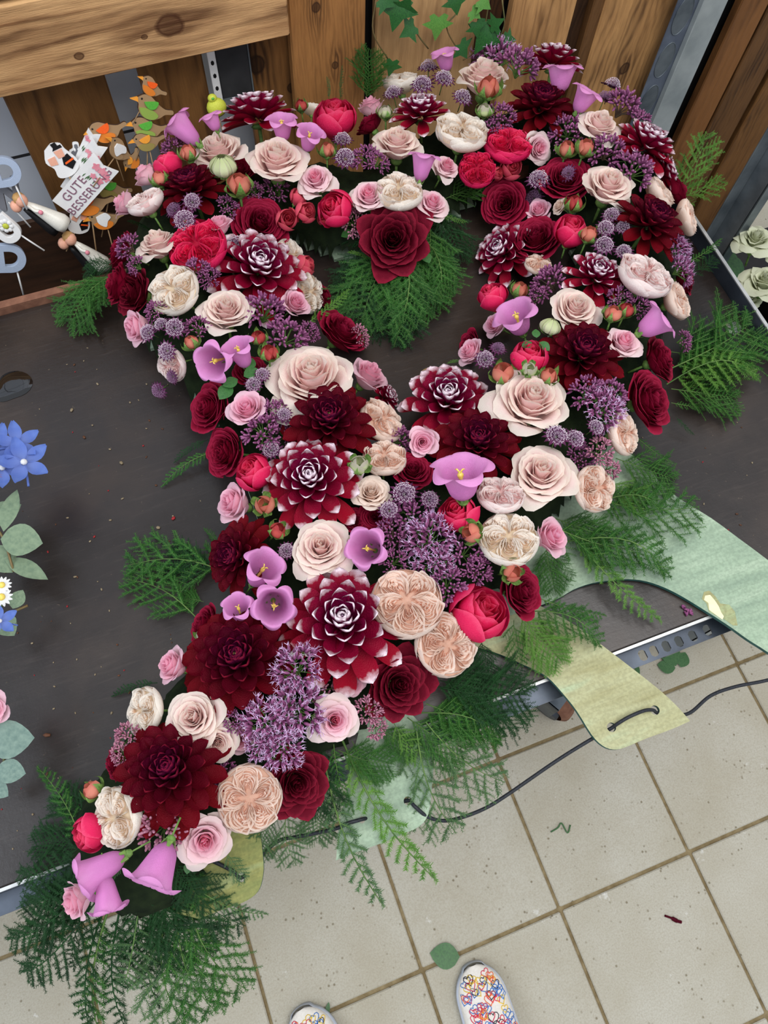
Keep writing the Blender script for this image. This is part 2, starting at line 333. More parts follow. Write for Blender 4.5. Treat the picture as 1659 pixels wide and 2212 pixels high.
WOODS = [((206, 158, 98), (96, 56, 26)), ((176, 122, 68), (70, 40, 20)), ((150, 104, 60), (56, 32, 18)), ((122, 80, 46), (44, 26, 16))]
def plank(x0, x1, z0, z1, yf, th, horiz, wood, parent=None, knots=(), burn=.5, freq=85, name='plank', tilt=0, darken=1.0, label=None, cat=None, group=None, wv=1.0):
    L = (x1-x0) if horiz else (z1-z0); w = (z1-z0) if horiz else (x1-x0)
    mb = MB(); box(mb, (-L/2, 0, -w/2), (L/2, th, w/2), bev=.0025)
    # knots given in world (x,z) -> local
    cx, cz = (x0+x1)/2, (z0+z1)/2; kl = [((kx-cx), (kz-cz), ks) if horiz else ((kz-cz), -(kx-cx), ks) for kx, kz, ks in knots]
    me = mb.mesh('plank', wood_mat('burnt_pine', wood[0], wood[1], kl, freq, burn, wv, darken), False)
    o = link(name, me, parent, label=label, cat=cat, group=group)
    o.location = (cx, yf, cz)
    if not horiz: o.rotation_euler = (0, -PI/2, 0)
    if tilt: o.rotation_euler = (0, o.rotation_euler[1]+tilt, 0)
    return o
pw = empty('pallet_wall', (0, 0, 0), label='flamed pine pallet board wall behind the black table', cat='wall')
def X(px, py, Y=YW): return aty(px, py, Y)[0]
def Z(px, py, Y=YW): return aty(px, py, Y)[2]
ZT = 1.85; ZB = .04
plank(X(15, 230), X(235, 190), ZB, 1.5, YW, .02, False, WOODS[1], pw, burn=.6, freq=45, darken=.62)
plank(X(300, 165), X(440, 140), ZB, 1.5, YW, .02, False, WOODS[1], pw, burn=.6, freq=60, darken=.72)
k3 = aty(555, 140, YW); k3b = aty(630, 190, YW)
plank(X(528, 120), X(640, 100), ZB, 1.5, YW, .02, False, WOODS[1], pw, knots=[(k3[0], k3[2], .014), (k3b[0], k3b[2], .008)], burn=.8, freq=70, darken=.75)
YF = YW-.024
k4 = aty(683, 16, YF); k4b = aty(724, 141, YF)
plank(X(626, 60, YF), X(790, 40, YF), ZB, ZT, YF, .022, False, ((186, 130, 74), (92, 58, 34)), pw, knots=[(k4[0], k4[2], .007), (k4b[0], k4b[2], .006)], burn=.45, freq=150, wv=.5)
k5 = aty(900, 20, YW)
plank(X(812, 60), X(1030, 60), ZB, ZT, YW, .02, False, ((222, 176, 122), (104, 62, 32)), pw, burn=.45, freq=60)
plank(X(1020, 60), X(1095, 60), ZB, ZT, YW+.022, .02, False, WOODS[3], pw, burn=.8, darken=.5)
plank(X(1104, 40), X(1243, 20), ZB, ZT, YW, .02, False, ((226, 172, 112), (84, 48, 24)), pw, burn=.6, freq=80)
plank(X(1240, 60), X(1272, 60), ZB, ZT, YW+.02, .02, False, WOODS[3], pw, burn=.8, darken=.35)
plank(X(1262, 90), X(1300, 90), ZB, ZT, YW+.004, .02, False, WOODS[2], pw, burn=.5, darken=.6)
k6 = aty(1349, 148, YW)
plank(X(1292, 60), X(1465, 60), ZB, ZT, YW, .02, False, ((220, 166, 106), (78, 44, 22)), pw, knots=[(k6[0], k6[2], .011)], burn=.75, freq=75)
plank(X(1530, 160), X(1605, 120), ZB, ZT, YW, .02, False, ((168, 112, 62), (80, 46, 24)), pw, burn=.5, freq=50, darken=.8)
plank(X(1600, 120), X(1632, 120), ZB, ZT, YW+.024, .02, False, WOODS[3], pw, burn=.8, darken=.4)
plank(X(1628, 90), X(1628, 90)+.085, ZB, ZT, YW+.004, .02, False, WOODS[2], pw, burn=.7, darken=.65)
plank(X(1628, 90)+.10, X(1628, 90)+.20, ZB, ZT, YW+.004, .02, False, WOODS[1], pw, burn=.7, darken=.6)
plank(X(1628, 90)+.215, X(1628, 90)+.32, ZB, ZT, YW+.004, .02, False, WOODS[1], pw, burn=.7, darken=.6)
# dark sheet added behind the right hand boards as shade in the slit gaps
mb = MB(); box(mb, (X(640, 100), YW+.046, ZB), (X(1628, 90)+.36, YW+.056, ZT)); link('gap_shade_sheet', mb.mesh('gap_shade_sheet', M['shade_fill'], False), pw)
# horizontal boards in front
YH = YF-.026
zb = (Z(0, 217, YH)+Z(625, 75, YH))/2
z1 = Z(40, 28, YH); kA = aty(366, 55, YH); kB = aty(171, 121, YH); kC = aty(312, 80, YH)
plank(X(0, 100, YH)-.6, X(624, 40, YH), zb, z1+.012, YH, .024, True, ((232, 184, 128), (112, 66, 34)), pw, knots=[(kA[0], kA[2], .017), (kB[0], kB[2], .006), (kC[0], kC[2], .004)], burn=.9, freq=48)
plank(X(0, 100, YH)-.6, X(624, 40, YH), z1+.02, z1+.14, YH, .024, True, ((232, 184, 128), (112, 66, 34)), pw, burn=.6, freq=70)

# ------------------------------------------------------------------ galvanised posts
def post(px0, px1, py, Y, z0, z1, label, seams):
    x0, x1 = X(px0, py, Y), X(px1, py, Y); mid = x0+(x1-x0)*.42
    mb = MB(); t = .003
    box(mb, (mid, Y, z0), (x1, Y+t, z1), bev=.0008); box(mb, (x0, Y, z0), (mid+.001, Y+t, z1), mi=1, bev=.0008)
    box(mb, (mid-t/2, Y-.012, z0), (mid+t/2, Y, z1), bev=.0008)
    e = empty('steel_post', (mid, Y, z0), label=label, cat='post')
    o = link('profile', mb.mesh('profile', [M['galv_lit'], M['galv_shaded']], False), e); o.matrix_parent_inverse = Matrix.Translation((-mid, -Y, -z0))
    for k, zz in enumerate(seams):
        mb = MB(); cx = (x0+mid)/2-.001
        rr = (mid-x0)*.36; pts = [(cx+rr*math.cos(a), Y-.0006, zz+rr*2.1*math.sin(a)) for a in np.linspace(0, 2*PI, 25)]
        tube(mb, pts, .0009, 5, False); mb.add(pts[:-1], [tuple(range(24))][:1])
        o = link('slot', mb.mesh('slot', M['steel'], True), e); o.matrix_parent_inverse = Matrix.Translation((-mid, -Y, -z0))
YP = YW-.03
post(1463, 1570, 8, YP, .05, 1.5, 'galvanised steel angle post before the burnt boards, behind the flower heart', [Z(1478, 33, YP), Z(1436, 130, YP), Z(1412, 215, YP)])
YQ = .74
def post2():
    xa = aty(1527, 560, YQ)[0]; mb = MB()
    box(mb, (xa-.004, YQ+.03, .05), (xa+.022, YQ+.033, 1.45), bev=.0008); box(mb, (xa+.022, YQ-.012, .05), (xa+.025, YQ+.033, 1.45), bev=.0008); box(mb, (xa+.022, YQ-.012, .05), (xa+.046, YQ-.009, 1.45), bev=.0008)
    e = empty('steel_post', (xa, YQ, 0), label='dark galvanised channel post rising at the right edge of the black table', cat='post')
    o = link('profile', mb.mesh('profile', M['steel'], False), e); o.matrix_parent_inverse = Matrix.Translation((-xa, -YQ, 0))
post2()

# ------------------------------------------------------------------ black work table
xr = at(1659, 760, T)[0]; yfnt = at(1326, 1407, T)[1]; ybk = at(215, 625, T)[1]; xl = -1.05
def table():
    m_, nt, b = newmat('film_faced_board', .4, (50, 44, 44), spec=.5); g = N(nt); co = g.coord()
    n1 = g.noise(co, 3.2, 5, .6); n2 = g.noise(g.map(co, (3, 30, 1), rot=(0, 0, .5)), 6, 5, .7); n3 = g.noise(co, 150, 3, .7)
    c = g.ramp(n1, [(.32, (26, 19, 15)), (.5, (36, 30, 28)), (.70, (56, 45, 38))])
    c = g.mix(g.ramp(n2, [(.55, grey(0)), (.8, grey(.22))]), c, lin((86, 76, 70)))
    c = g.mix(g.ramp(n3, [(.68, grey(0)), (.76, grey(.35))]), c, lin((110, 96, 78)))
    n4 = g.noise(g.map(co, (1, 1, 1), loc=(4, 2, 0)), 4.5, 4, .5); wet = g.ramp(n4, [(.56, grey(0)), (.6, grey(1))])
    c = g.mix(g.math('MULTIPLY', wet, .5), c, lin((24, 20, 20)))
    g.put(b.inputs['Base Color'], c); g.put(b.inputs['Roughness'], g.ramp(g.math('ADD', n1, g.math('MULTIPLY', wet, -.15)), [(.25, grey(.18)), (.7, grey(.42))]))
    g.put(b.inputs['Normal'], g.bump(g.math('ADD', n3, n2), .0003, .5))
    t = empty('work_table', ((xl+xr)/2, (yfnt+ybk)/2, 0), label='dark stained steel framed table carrying the heart of flowers', cat='table')
    ox, oy = t.location[0], t.location[1]
    def part(name, mb, mat, sm=False, **k):
        o = link(name, mb.mesh(name, mat, sm), t, **k); o.matrix_parent_inverse = Matrix.Translation((-ox, -oy, 0)); return o
    mb = MB(); box(mb, (xl, yfnt, T-.018), (xr-.004, ybk, T), bev=.001); part('table_top', mb, m_)
    # lips
    mb = MB(); box(mb, (xr-.004, yfnt-.01, T-.045), (xr, ybk+.004, T+.028), bev=.0006); part('side_rail', mb, M['steeldark'])
    mb = MB(); box(mb, (xr-.0045, yfnt-.01, T+.0275), (xr+.0005, ybk+.004, T+.0295)); part('rail_rim', mb, M['bright'])
    mb = MB(); box(mb, (xl, ybk, T-.04), (xr, ybk+.004, T+.012), bev=.0006); box(mb, (xl, ybk-.0, T+.012), (xr, ybk+.012, T+.014)); part('back_rail', mb, M['rust'])
    # perforated front rail
    mb = MB(); y0, y1 = yfnt-.004, yfnt-.001
    box(mb, (xl, y0-.0005, T-.008), (xr, y1, T-.001)); o = part('rail_rim', mb, M['bright'])
    mb = MB(); zb_ = T-.030
    
    slots = [at(x_, y_, zb_)[0] for x_, y_ in ((1381, 1405), (1404, 1394), (1429, 1381), (1455, 1368), (1484, 1355), (1515, 1342))]
    ya, yb = y0-.022, y0
    edges = [xl]+[e for s_ in slots for e in (s_-.0052, s_+.0052)]+[xr]
    for a, b_ in zip(edges[::2], edges[1::2]): box(mb, (a, ya+.004, zb_), (b_, yb-.004, zb_+.003))
    box(mb, (xl, ya, zb_), (xr, ya+.004, zb_+.003)); box(mb, (xl, yb-.004, zb_), (xr, yb, zb_+.003))
    for s_ in slots:
        for sg in (-1, 1):
            for yc, ys in ((ya+.004, 1), (yb-.004, -1)):
                px_ = s_+sg*.0052; mb.add([(px_, yc, zb_+.003), (px_-sg*.003, yc, zb_+.003), (px_, yc+ys*.003, zb_+.003)], [(0, 1, 2)])
    box(mb, (xl, y0, zb_), (xr, y1, T-.008))
    part('front_rail', mb, M['steeldark'])
    for lx in (xl+.05, xr-.04):
        for ly in (yfnt+.03, ybk-.03):
            mb = MB(); box(mb, (lx-.02, ly-.02, .1), (lx+.02, ly-.017, T-.02), bev=.0005); box(mb, (lx-.02, ly-.02, .1), (lx-.017, ly+.02, T-.02), bev=.0005); part('leg', mb, M['galv'])
    # bolt head disc
    P = at(1583, 708, T); mb = MB(); n = 24
    mb.add(*grid(5, n, lambda a, b_: (P[0]+.0125*a*math.cos(2*PI*b_), P[1]+.0125*a*math.sin(2*PI*b_), T+.0006+.0025*math.sqrt(max(0, 1-a*a))-(.001 if a < .12 else 0)), closed=True)); part('bolt_head', mb, M['bright'], True)
    P = at(930, 815, T); mb = MB(); mb.add(*grid(4, n, lambda a, b_: (P[0]+.016*a*math.cos(2*PI*b_), P[1]+.016*a*math.sin(2*PI*b_), T+.0004+.0006*(1-a)), closed=True)); part('wood_plug', mb, simple('worn_wood', (120, 96, 64), (150, 122, 84), 40), True)
table()
# puddle
def puddle(px, py, r, seed, label, name='water_puddle', cat='puddle'):
    P = at(px, py, T); rr = random.Random(seed); ph = [rr.uniform(0, 6.28) for _ in range(3)]
    rad = lambda t: r*(1+.25*math.sin(t+ph[0])+.14*math.sin(2*t+ph[1])+.08*math.sin(3*t+ph[2]))
    mb = MB(); mb.add(*grid(6, 28, lambda a, b: (a*rad(2*PI*b)*math.cos(2*PI*b), a*rad(2*PI*b)*math.sin(2*PI*b), .0004+.0022*math.sqrt(max(0, 1-a**3))), closed=True))
    m_, nt, b = newmat('black_water', .04, (6, 6, 8), spec=.8)
    o = link(name, mb.mesh(name, m_, True), label=label, cat=cat); o.location = (P[0], P[1], T+.0002)
puddle(18, 838, .024, 4, 'shiny black wet blot on the table at the left edge')
# crumbs on the table
def crumbs():
    mb = MB(); r2 = random.Random(8)
    for k in range(190):
        px, py = r2.uniform(0, 460), r2.uniform(740, 1880)
        if k % 4 == 0: px, py = r2.uniform(1330, 1640), r2.uniform(700, 1300)
        P = at(px, py, T); s = r2.uniform(.0005, .0016)*(1.7 if r2.random() < .12 else 1)
        a = r2.uniform(0, 3.1); ca, sa = math.cos(a), math.sin(a)
        ellip(mb, (P[0], P[1], T+s*.5), (s*r2.uniform(1, 2.2), s, s*.5), 5, 4, mi=r2.choice([0, 0, 1, 2]), Rm=np.array([[ca, -sa, 0], [sa, ca, 0], [0, 0, 1]]))
    o = link('crumbs', mb.mesh('crumbs', [simple('crumb_beige', (112, 98, 76), (140, 126, 102), 40), simple('crumb_brown', (70, 46, 30), (96, 60, 40), 40), simple('crumb_red', (130, 24, 36), (150, 40, 40), 40)]), kind='stuff', label='scattered tiny crumbs and seeds on the black table top', cat='debris')
crumbs()

# ------------------------------------------------------------------ height field of the arrangement
CENT = [[(262, 1810), (345, 1680), (450, 1560), (560, 1450), (660, 1280), (690, 1060), (620, 880), (480, 700), (350, 560), (390, 400), (500, 330), (640, 340), (790, 390), (880, 350), (1000, 250), (1150, 190), (1280, 240), (1370, 360), (1390, 520), (1330, 700), (1220, 860), (1100, 1010), (960, 1180), (830, 1300), (680, 1440), (560, 1510)],
        [(700, 1000), (840, 1060), (980, 1100)]]
SEG = []
for pl in CENT:
    w = [at(x, y, T+.10)[:2] for x, y in pl]
    SEG += list(zip(w[:-1], w[1:]))
def field(x, y):
    """distance to the nearest ridge and the unit vector away from it"""
    p = np.array((x, y)); best = 9; bv = np.array((0, 0.))
    for a, b in SEG:
        d = b-a; t = max(0, min(1, (p-a).dot(d)/d.dot(d))); q = a+d*t; v = p-q; L = np.hypot(*v)
        if L < best: best = L; bv = v
    return best, (bv/best if best > 1e-6 else np.array((0, 0.)))
HW = .125
def height(x, y):
    d, _ = field(x, y); q = min(1, d/HW); return .052+.062*math.sqrt(max(0, 1-q*q))
def core():
    x0, x1, y0, y1 = -.42, .86, 0.0, .90; nx, ny = 150, 110; v = []; idx = {}; f = []
    D = np.zeros((nx, ny))
    for i in range(nx):
        for j in range(ny):
            x = x0+(x1-x0)*i/(nx-1); y = y0+(y1-y0)*j/(ny-1); D[i, j] = field(x, y)[0]
    def vid(i, j):
        if (i, j) not in idx:
            x = x0+(x1-x0)*i/(nx-1); y = y0+(y1-y0)*j/(ny-1); q = min(1, D[i, j]/.078)
            idx[i, j] = len(v); v.append((x, y, T+.008+.056*math.sqrt(max(0, 1-q*q))**.8+rng.uniform(-.003, .003)*(q < .95)))
        return idx[i, j]
    for i in range(nx-1):
        for j in range(ny-1):
            if max(D[i, j], D[i+1, j], D[i+1, j+1], D[i, j+1]) < .080: f.append((vid(i, j), vid(i+1, j), vid(i+1, j+1), vid(i, j+1)))
    mb = MB(); mb.add(v, f); link('floral_foam', mb.mesh('floral_foam', M['foam']), label='dark moss covered foam heart hidden beneath the flowers', cat='floral foam')
core()

# ------------------------------------------------------------------ plywood base
def ply_mat(name, a, b_, c_, edge=False):
    m_, nt, b = newmat(name, .6, a, spec=.3); g = N(nt); co = g.coord()
    n1 = g.noise(g.map(co, (1.2, 7, 1), rot=(0, 0, -.35)), 5, 4, .6); n2 = g.noise(g.map(co, (3, 60, 1), rot=(0, 0, -.35)), 6, 5, .7); n3 = g.noise(co, 260, 2, .6)
    c = g.ramp(n1, [(.3, a), (.52, b_), (.72, c_)]); c = g.mix(g.ramp(n2, [(.5, grey(0)), (.8, grey(.45))]), c, lin(tuple(int(x*.8) for x in a)))
    c = g.mix(g.ramp(n3, [(.4, grey(.25)), (.6, grey(0))]), c, lin(tuple(int(x*.7) for x in a)))
    g.put(b.inputs['Base Color'], c); return m_
M['plygreen'] = ply_mat('mint_stained_plywood', (122, 142, 122), (144, 164, 140), (162, 180, 156))
M['plyolive'] = ply_mat('olive_stained_plywood', (144, 140, 98), (164, 164, 126), (160, 178, 144))
M['plymoss'] = ply_mat('mossy_stained_plywood', (96, 112, 60), (136, 136, 76), (150, 164, 116))
M['plyedge'] = simple('stained_edge', (30, 66, 62), (50, 92, 84), 60)
ZP = T+.009
def poly_board(name, outline, holes, z, th, mat, parent, label=None, sm=5):
    cu = bpy.data.curves.new(name, 'CURVE'); cu.dimensions = '2D'; cu.fill_mode = 'BOTH'; cu.extrude = th/2; cu.resolution_u = 1
    def spl(pts):
        s = cu.splines.new('POLY'); s.points.add(len(pts)-1); s.use_cyclic_u = True
        for q, p in zip(s.points, pts): q.co = (p[0], p[1], 0, 1)
    spl([at(x, y, z)[:2] for x, y in outline])
    for hx, hy, hr in holes:
        P = at(hx, hy, z); r_ = hr*mpp(P); spl([(P[0]+r_*math.cos(2*PI*k/20), P[1]+r_*math.sin(2*PI*k/20)) for k in range(20)])
    tmp = bpy.data.objects.new('tmp', cu); col.objects.link(tmp); bpy.context.view_layer.update()
    me = bpy.data.meshes.new_from_object(tmp.evaluated_get(bpy.context.evaluated_depsgraph_get())); bpy.data.objects.remove(tmp); bpy.data.curves.remove(cu)
    me.name = name; me.materials.clear(); me.materials.append(mat); me.materials.append(M['plyedge'])
    for p in me.polygons: p.material_index = 0 if abs(p.normal.z) > .7 else 1
    o = link(name, me, parent, label=label); o.location = (0, 0, z-th/2); return o
pb = empty('plywood_base', (0, 0, 0), label='green stained plywood wing shaped base under the flower heart', cat='base board')
def spread(pts, n=6):
    w = smooth_path([(x, y, 0) for x, y in pts], n); return [(p[0], p[1]) for p in w]
up1 = spread([(1300, 930), (1401, 1012), (1429, 1047), (1477, 1083), (1536, 1119), (1596, 1163), (1659, 1210), (1760, 1290), (1840, 1375)], 3)
lo1 = spread([(1840, 1530), (1760, 1478), (1659, 1409), (1615, 1381), (1576, 1353), (1528, 1322), (1476, 1290), (1437, 1270), (1397, 1256), (1357, 1251), (1318, 1254), (1278, 1260), (1238, 1274), (1195, 1298), (1100, 1330)], 3)
poly_board('feather_board', up1+[(1850, 1440)]+lo1+[(1000, 1250), (1100, 1100)], [], ZP, .006, M['plygreen'], pb, 'broad mint green feather of plywood at the right')
u2 = spread([(1150, 1300), (1206, 1329), (1258, 1361), (1310, 1401), (1357, 1437), (1417, 1484), (1457, 1520), (1490, 1556)], 3)
l2 = spread([(1490, 1558), (1449, 1576), (1397, 1595), (1349, 1615), (1325, 1619), (1302, 1611), (1278, 1587), (1246, 1536), (1214, 1496), (1179, 1460), (1131, 1436), (1079, 1413), (1020, 1395), (960, 1380)], 3)
poly_board('feather_board', u2+l2+[(1000, 1300)], [(1321, 1571, 10), (1415, 1534, 10)], ZP-.0003, .006, M['plyolive'], pb, 'yellowish green plywood feather holding the black cord')
l3 = spread([(942, 1600), (935, 1677), (929, 1742), (919, 1771), (903, 1787), (877, 1799), (828, 1820), (756, 1846), (725, 1859)], 3)
poly_board('feather_board', l3+[(726, 1855), (733, 1774), (746, 1725), (760, 1640), (780, 1560), (850, 1500)], [(881, 1730, 9), (782, 1771, 7)], ZP-.0006, .006, M['plygreen'], pb, 'mint green plywood feather behind the hanging fern')
l4 = spread([(556, 1760), (562, 1794), (569, 1860), (568, 1891), (560, 1921), (542, 1940), (516, 1953), (467, 1970), (430, 1985)], 3)
poly_board('feather_board', l4+[(330, 1960), (350, 1800)], [(521, 1895, 10)], ZP-.0009, .006, M['plymoss'], pb, 'mossy olive plywood feather at the tail')
heart = [(150, 1930), (230, 1700), (420, 1400), (520, 1150), (420, 860), (260, 640), (300, 380), (480, 270), (850, 280), (1080, 160), (1320, 230), (1430, 420), (1420, 640), (1330, 900), (1180, 1180), (960, 1380), (700, 1600), (430, 1850)]
hole = [(640, 560), (560, 620), (760, 780), (880, 930), (1010, 760), (1060, 560), (900, 480), (740, 540)]
ho = poly_board('heart_board', spread(heart), [], ZP-.0012, .006, M['plygreen'], pb)
bpy.data.objects.remove(ho)
cu_hole = [at(x, y, ZP)[:2] for x, y in hole]
def heart_board():
    # heart shaped ring of plywood carrying the foam
    x0, y0, st = -.42, 0.0, .0165; mb = MB(); k = 0
    nx, ny = 78, 55; idx = {}; v = []; f = []
    def vid(i, j, s):
        if (i, j, s) not in idx: idx[i, j, s] = len(v); v.append((x0+i*st, y0+j*st, ZP-.0012-(0 if s else .006)))
        return idx[i, j, s]
    D = [[field(x0+i*st, y0+j*st)[0] for j in range(ny+1)] for i in range(nx+1)]
    inn = lambda i, j: 0 <= i < nx and 0 <= j < ny and max(D[i][j], D[i+1][j], D[i+1][j+1], D[i][j+1]) < .078 and y0+j*st > .075
    for i in range(nx):
        for j in range(ny):
            if inn(i, j):
                f.append((vid(i, j, 1), vid(i+1, j, 1), vid(i+1, j+1, 1), vid(i, j+1, 1))); f.append((vid(i, j+1, 0), vid(i+1, j+1, 0), vid(i+1, j, 0), vid(i, j, 0)))
                for di, dj, a, b in ((-1, 0, (i, j+1), (i, j)), (1, 0, (i+1, j), (i+1, j+1)), (0, -1, (i, j), (i+1, j)), (0, 1, (i+1, j+1), (i, j+1))):
                    if not inn(i+di, j+dj): f.append((vid(*a, 0), vid(*b, 0), vid(*b, 1), vid(*a, 1)))
    mb.add(v, f); link('heart_board', mb.mesh('heart_board', M['plygreen'], False), pb)
heart_board()
# bare patch in the mint board
mb = MB(); pts = [at(1000+.397*u, 980+.397*v, ZP+.0004) for u, v in [(1318, 772), (1345, 768), (1372, 800), (1392, 830), (1405, 862), (1420, 885), (1412, 903), (1380, 880), (1340, 850), (1335, 812), (1312, 795)]]
mb.add(pts, [tuple(range(len(pts)))]); link('bare_patch', mb.mesh('bare_patch', simple('bare_plywood', (216, 204, 164), (228, 216, 180), 60), False), pb, label='bare cream patch beside a knot in the stained board')
mb = MB(); pts = [at(1000+.397*u, 980+.397*v, ZP+.0003) for u, v in [(1300, 790), (1312, 752), (1340, 745), (1375, 778), (1400, 815), (1450, 822), (1480, 860), (1495, 935), (1470, 935), (1420, 900), (1340, 862), (1325, 815)]]
mb.add(pts, [tuple(range(len(pts)-1, -1, -1))]); link('knot_stain', mb.mesh('knot_stain', ply_mat('knot_brown', (120, 104, 60), (150, 150, 106), (150, 170, 130)), False), pb)

# ------------------------------------------------------------------ black cord laced through the feathers
def cord():
    e = empty('black_cord', (0, 0, 0), label='thin black cord laced through the holes of the plywood feathers', cat='cord')
    segs = [[(1760, 1440, -.015), (1659, 1469, -.02), (1590, 1483, -.02), (1535, 1503, -.016), (1490, 1540, -.01), (1450, 1545, -.006), (1420, 1540, -.003), (1411, 1534, .004), (1392, 1535, .009), (1360, 1548, .011), (1336, 1562, .006), (1322, 1572, -.002), (1300, 1585, -.008), (1272, 1600, -.012), (1200, 1645, -.02), (1100, 1714, -.024), (1050, 1745, -.024), (1000, 1765, -.02), (960, 1773, -.012), (925, 1765, -.004), (898, 1744, .004), (880, 1729, -.003), (850, 1745, -.008), (800, 1765, -.006), (781, 1770, .005), (750, 1779, .007), (725, 1790, .002), (680, 1800, -.01), (640, 1808, -.015), (605, 1815, -.015), (575, 1838, -.015), (548, 1870, -.01), (521, 1896, -.002), (500, 1880, .003), (440, 1850, .003)]]
    for s in segs:
        mb = MB(); tube(mb, smooth_path([at(x, y, ZP+dz) for x, y, dz in s], 6), .0021, 8); link('cord_strand', mb.mesh('cord_strand', M['cord']), e)
cord()

# ================================================================== FLOWER TEMPLATES (unit radius, facing +Z)
def rose_petal(g, phi, R=1, Hh=1.1, flare=.25, close=0, w=1.2, point=0, ruffle=.02, ph=0, nu=9, nv=9, rnd=.5, lift=0, topdrop=.45, curl=.5, open_=.75, gp=1.1):
    Rt = R*(.035+(open_-.035)*g**gp)*(1+.05*math.sin(ph*7)); fl = flare*max(0, (g-.2)/.8)**.8*(1+.35*math.sin(ph*5)); Ht = Hh*(1-topdrop*g**1.5)*(.90+.1*min(1, g*5))*(1+.035*math.sin(ph*3)); sk = .10*math.sin(ph*11)
    def fn(a, b):
        s = a; u = 2*b-1; au = abs(u)
        cut = (au**2.6)*.40 if point < .05 else (au**(2.2-.9*point))*(.38+.22*point)
        s2 = s*(1-cut+sk*u*.5*a); ang = phi+w*u*(.35+.65*min(1, s*1.8))
        if close > 0: r = Rt*(math.sin(PI*(.08+(.42+.30*close*g**.3)*s2))**.8)
        else: r = Rt*(1-(1-min(1, s2))**2.4)**.62
        k = max(0, (s2-.5)/.5); kr = max(0, (s-.80)/.20)
        roll = .055*R*min(1, g*2)*kr**2*(.4+.6*au) if close == 0 else .02*kr**2
        r += fl*R*k**1.8 + roll + ruffle*R*s**3*math.sin(3.9*ang+ph)+.035*R*u*g**.5
        z = Ht*s2**.85 - fl*R*curl*max(0, (s2-.72)/.28)**2 - roll*.5 + ruffle*R*s**3*math.cos(5*u+ph)*1.3
        if point > 0: r += point*.08*R*g*max(0, 1-au*2.0)*s**4; z += point*.03*g*max(0, 1-au*2.0)*s**4
        return (r*math.cos(ang), r*math.sin(ang), z+lift)
    return grid(nu, nv, fn, lambda a, b: (a, g, rnd))
def make_rose(mat, n=26, indiv=11, seed=0, **kw):
    rr = random.Random(seed); heart_ = MB(); petals = []
    for i in range(n):
        g_ = (i+.3)/n; w = 2.0*(1-g_)**1.3+.74 if not kw.get('narrow') else 1.2*(1-g_)+.62
        k = {a: b for a, b in kw.items() if a != 'narrow'}
        v, f, c = rose_petal(g_, i*GA+rr.uniform(-.2, .2), w=w*rr.uniform(.9, 1.1), ph=rr.uniform(0, 6.28), rnd=rr.random(), **k)
        if i >= n-indiv: mb = MB(); mb.add(v, f, c); petals.append(mb.mesh('petal', mat))
        else: heart_.add(v, f, c)
    parts = [('petal_heart', heart_.mesh('petal_heart', mat), [])]+[('petal', p, []) for p in petals]
    return parts+[calyx(kw.get('close', 0))]
def sepal_mesh(L=.8, w=.16, out=.9, up=.2, mat=None, cf=None):
    mb = MB()
    def fn(a, b):
        u = 2*b-1; r = .12+out*math.sin(a*1.4)*L; z = -.02+up*a*a*L; ww = w*math.sin(PI*min(1, .12+.88*a))**.8*(1-a*.5)
        return (r, u*ww, z+.05*u*u)
    mb.add(*grid(7, 3, fn)); return mb.mesh('sepal', mat or M['sepal'])
_sep = {}
def calyx(c):
    if 'c' not in _sep:
        mb = MB(); ellip(mb, (0, 0, -.05), (.22, .22, .2), 8, 6); tube(mb, [(0, 0, -.15), (0, 0, -.9)], .05, 6); _sep['c'] = mb.mesh('calyx', M['sepal'])
    return ('calyx', _sep['c'], [])
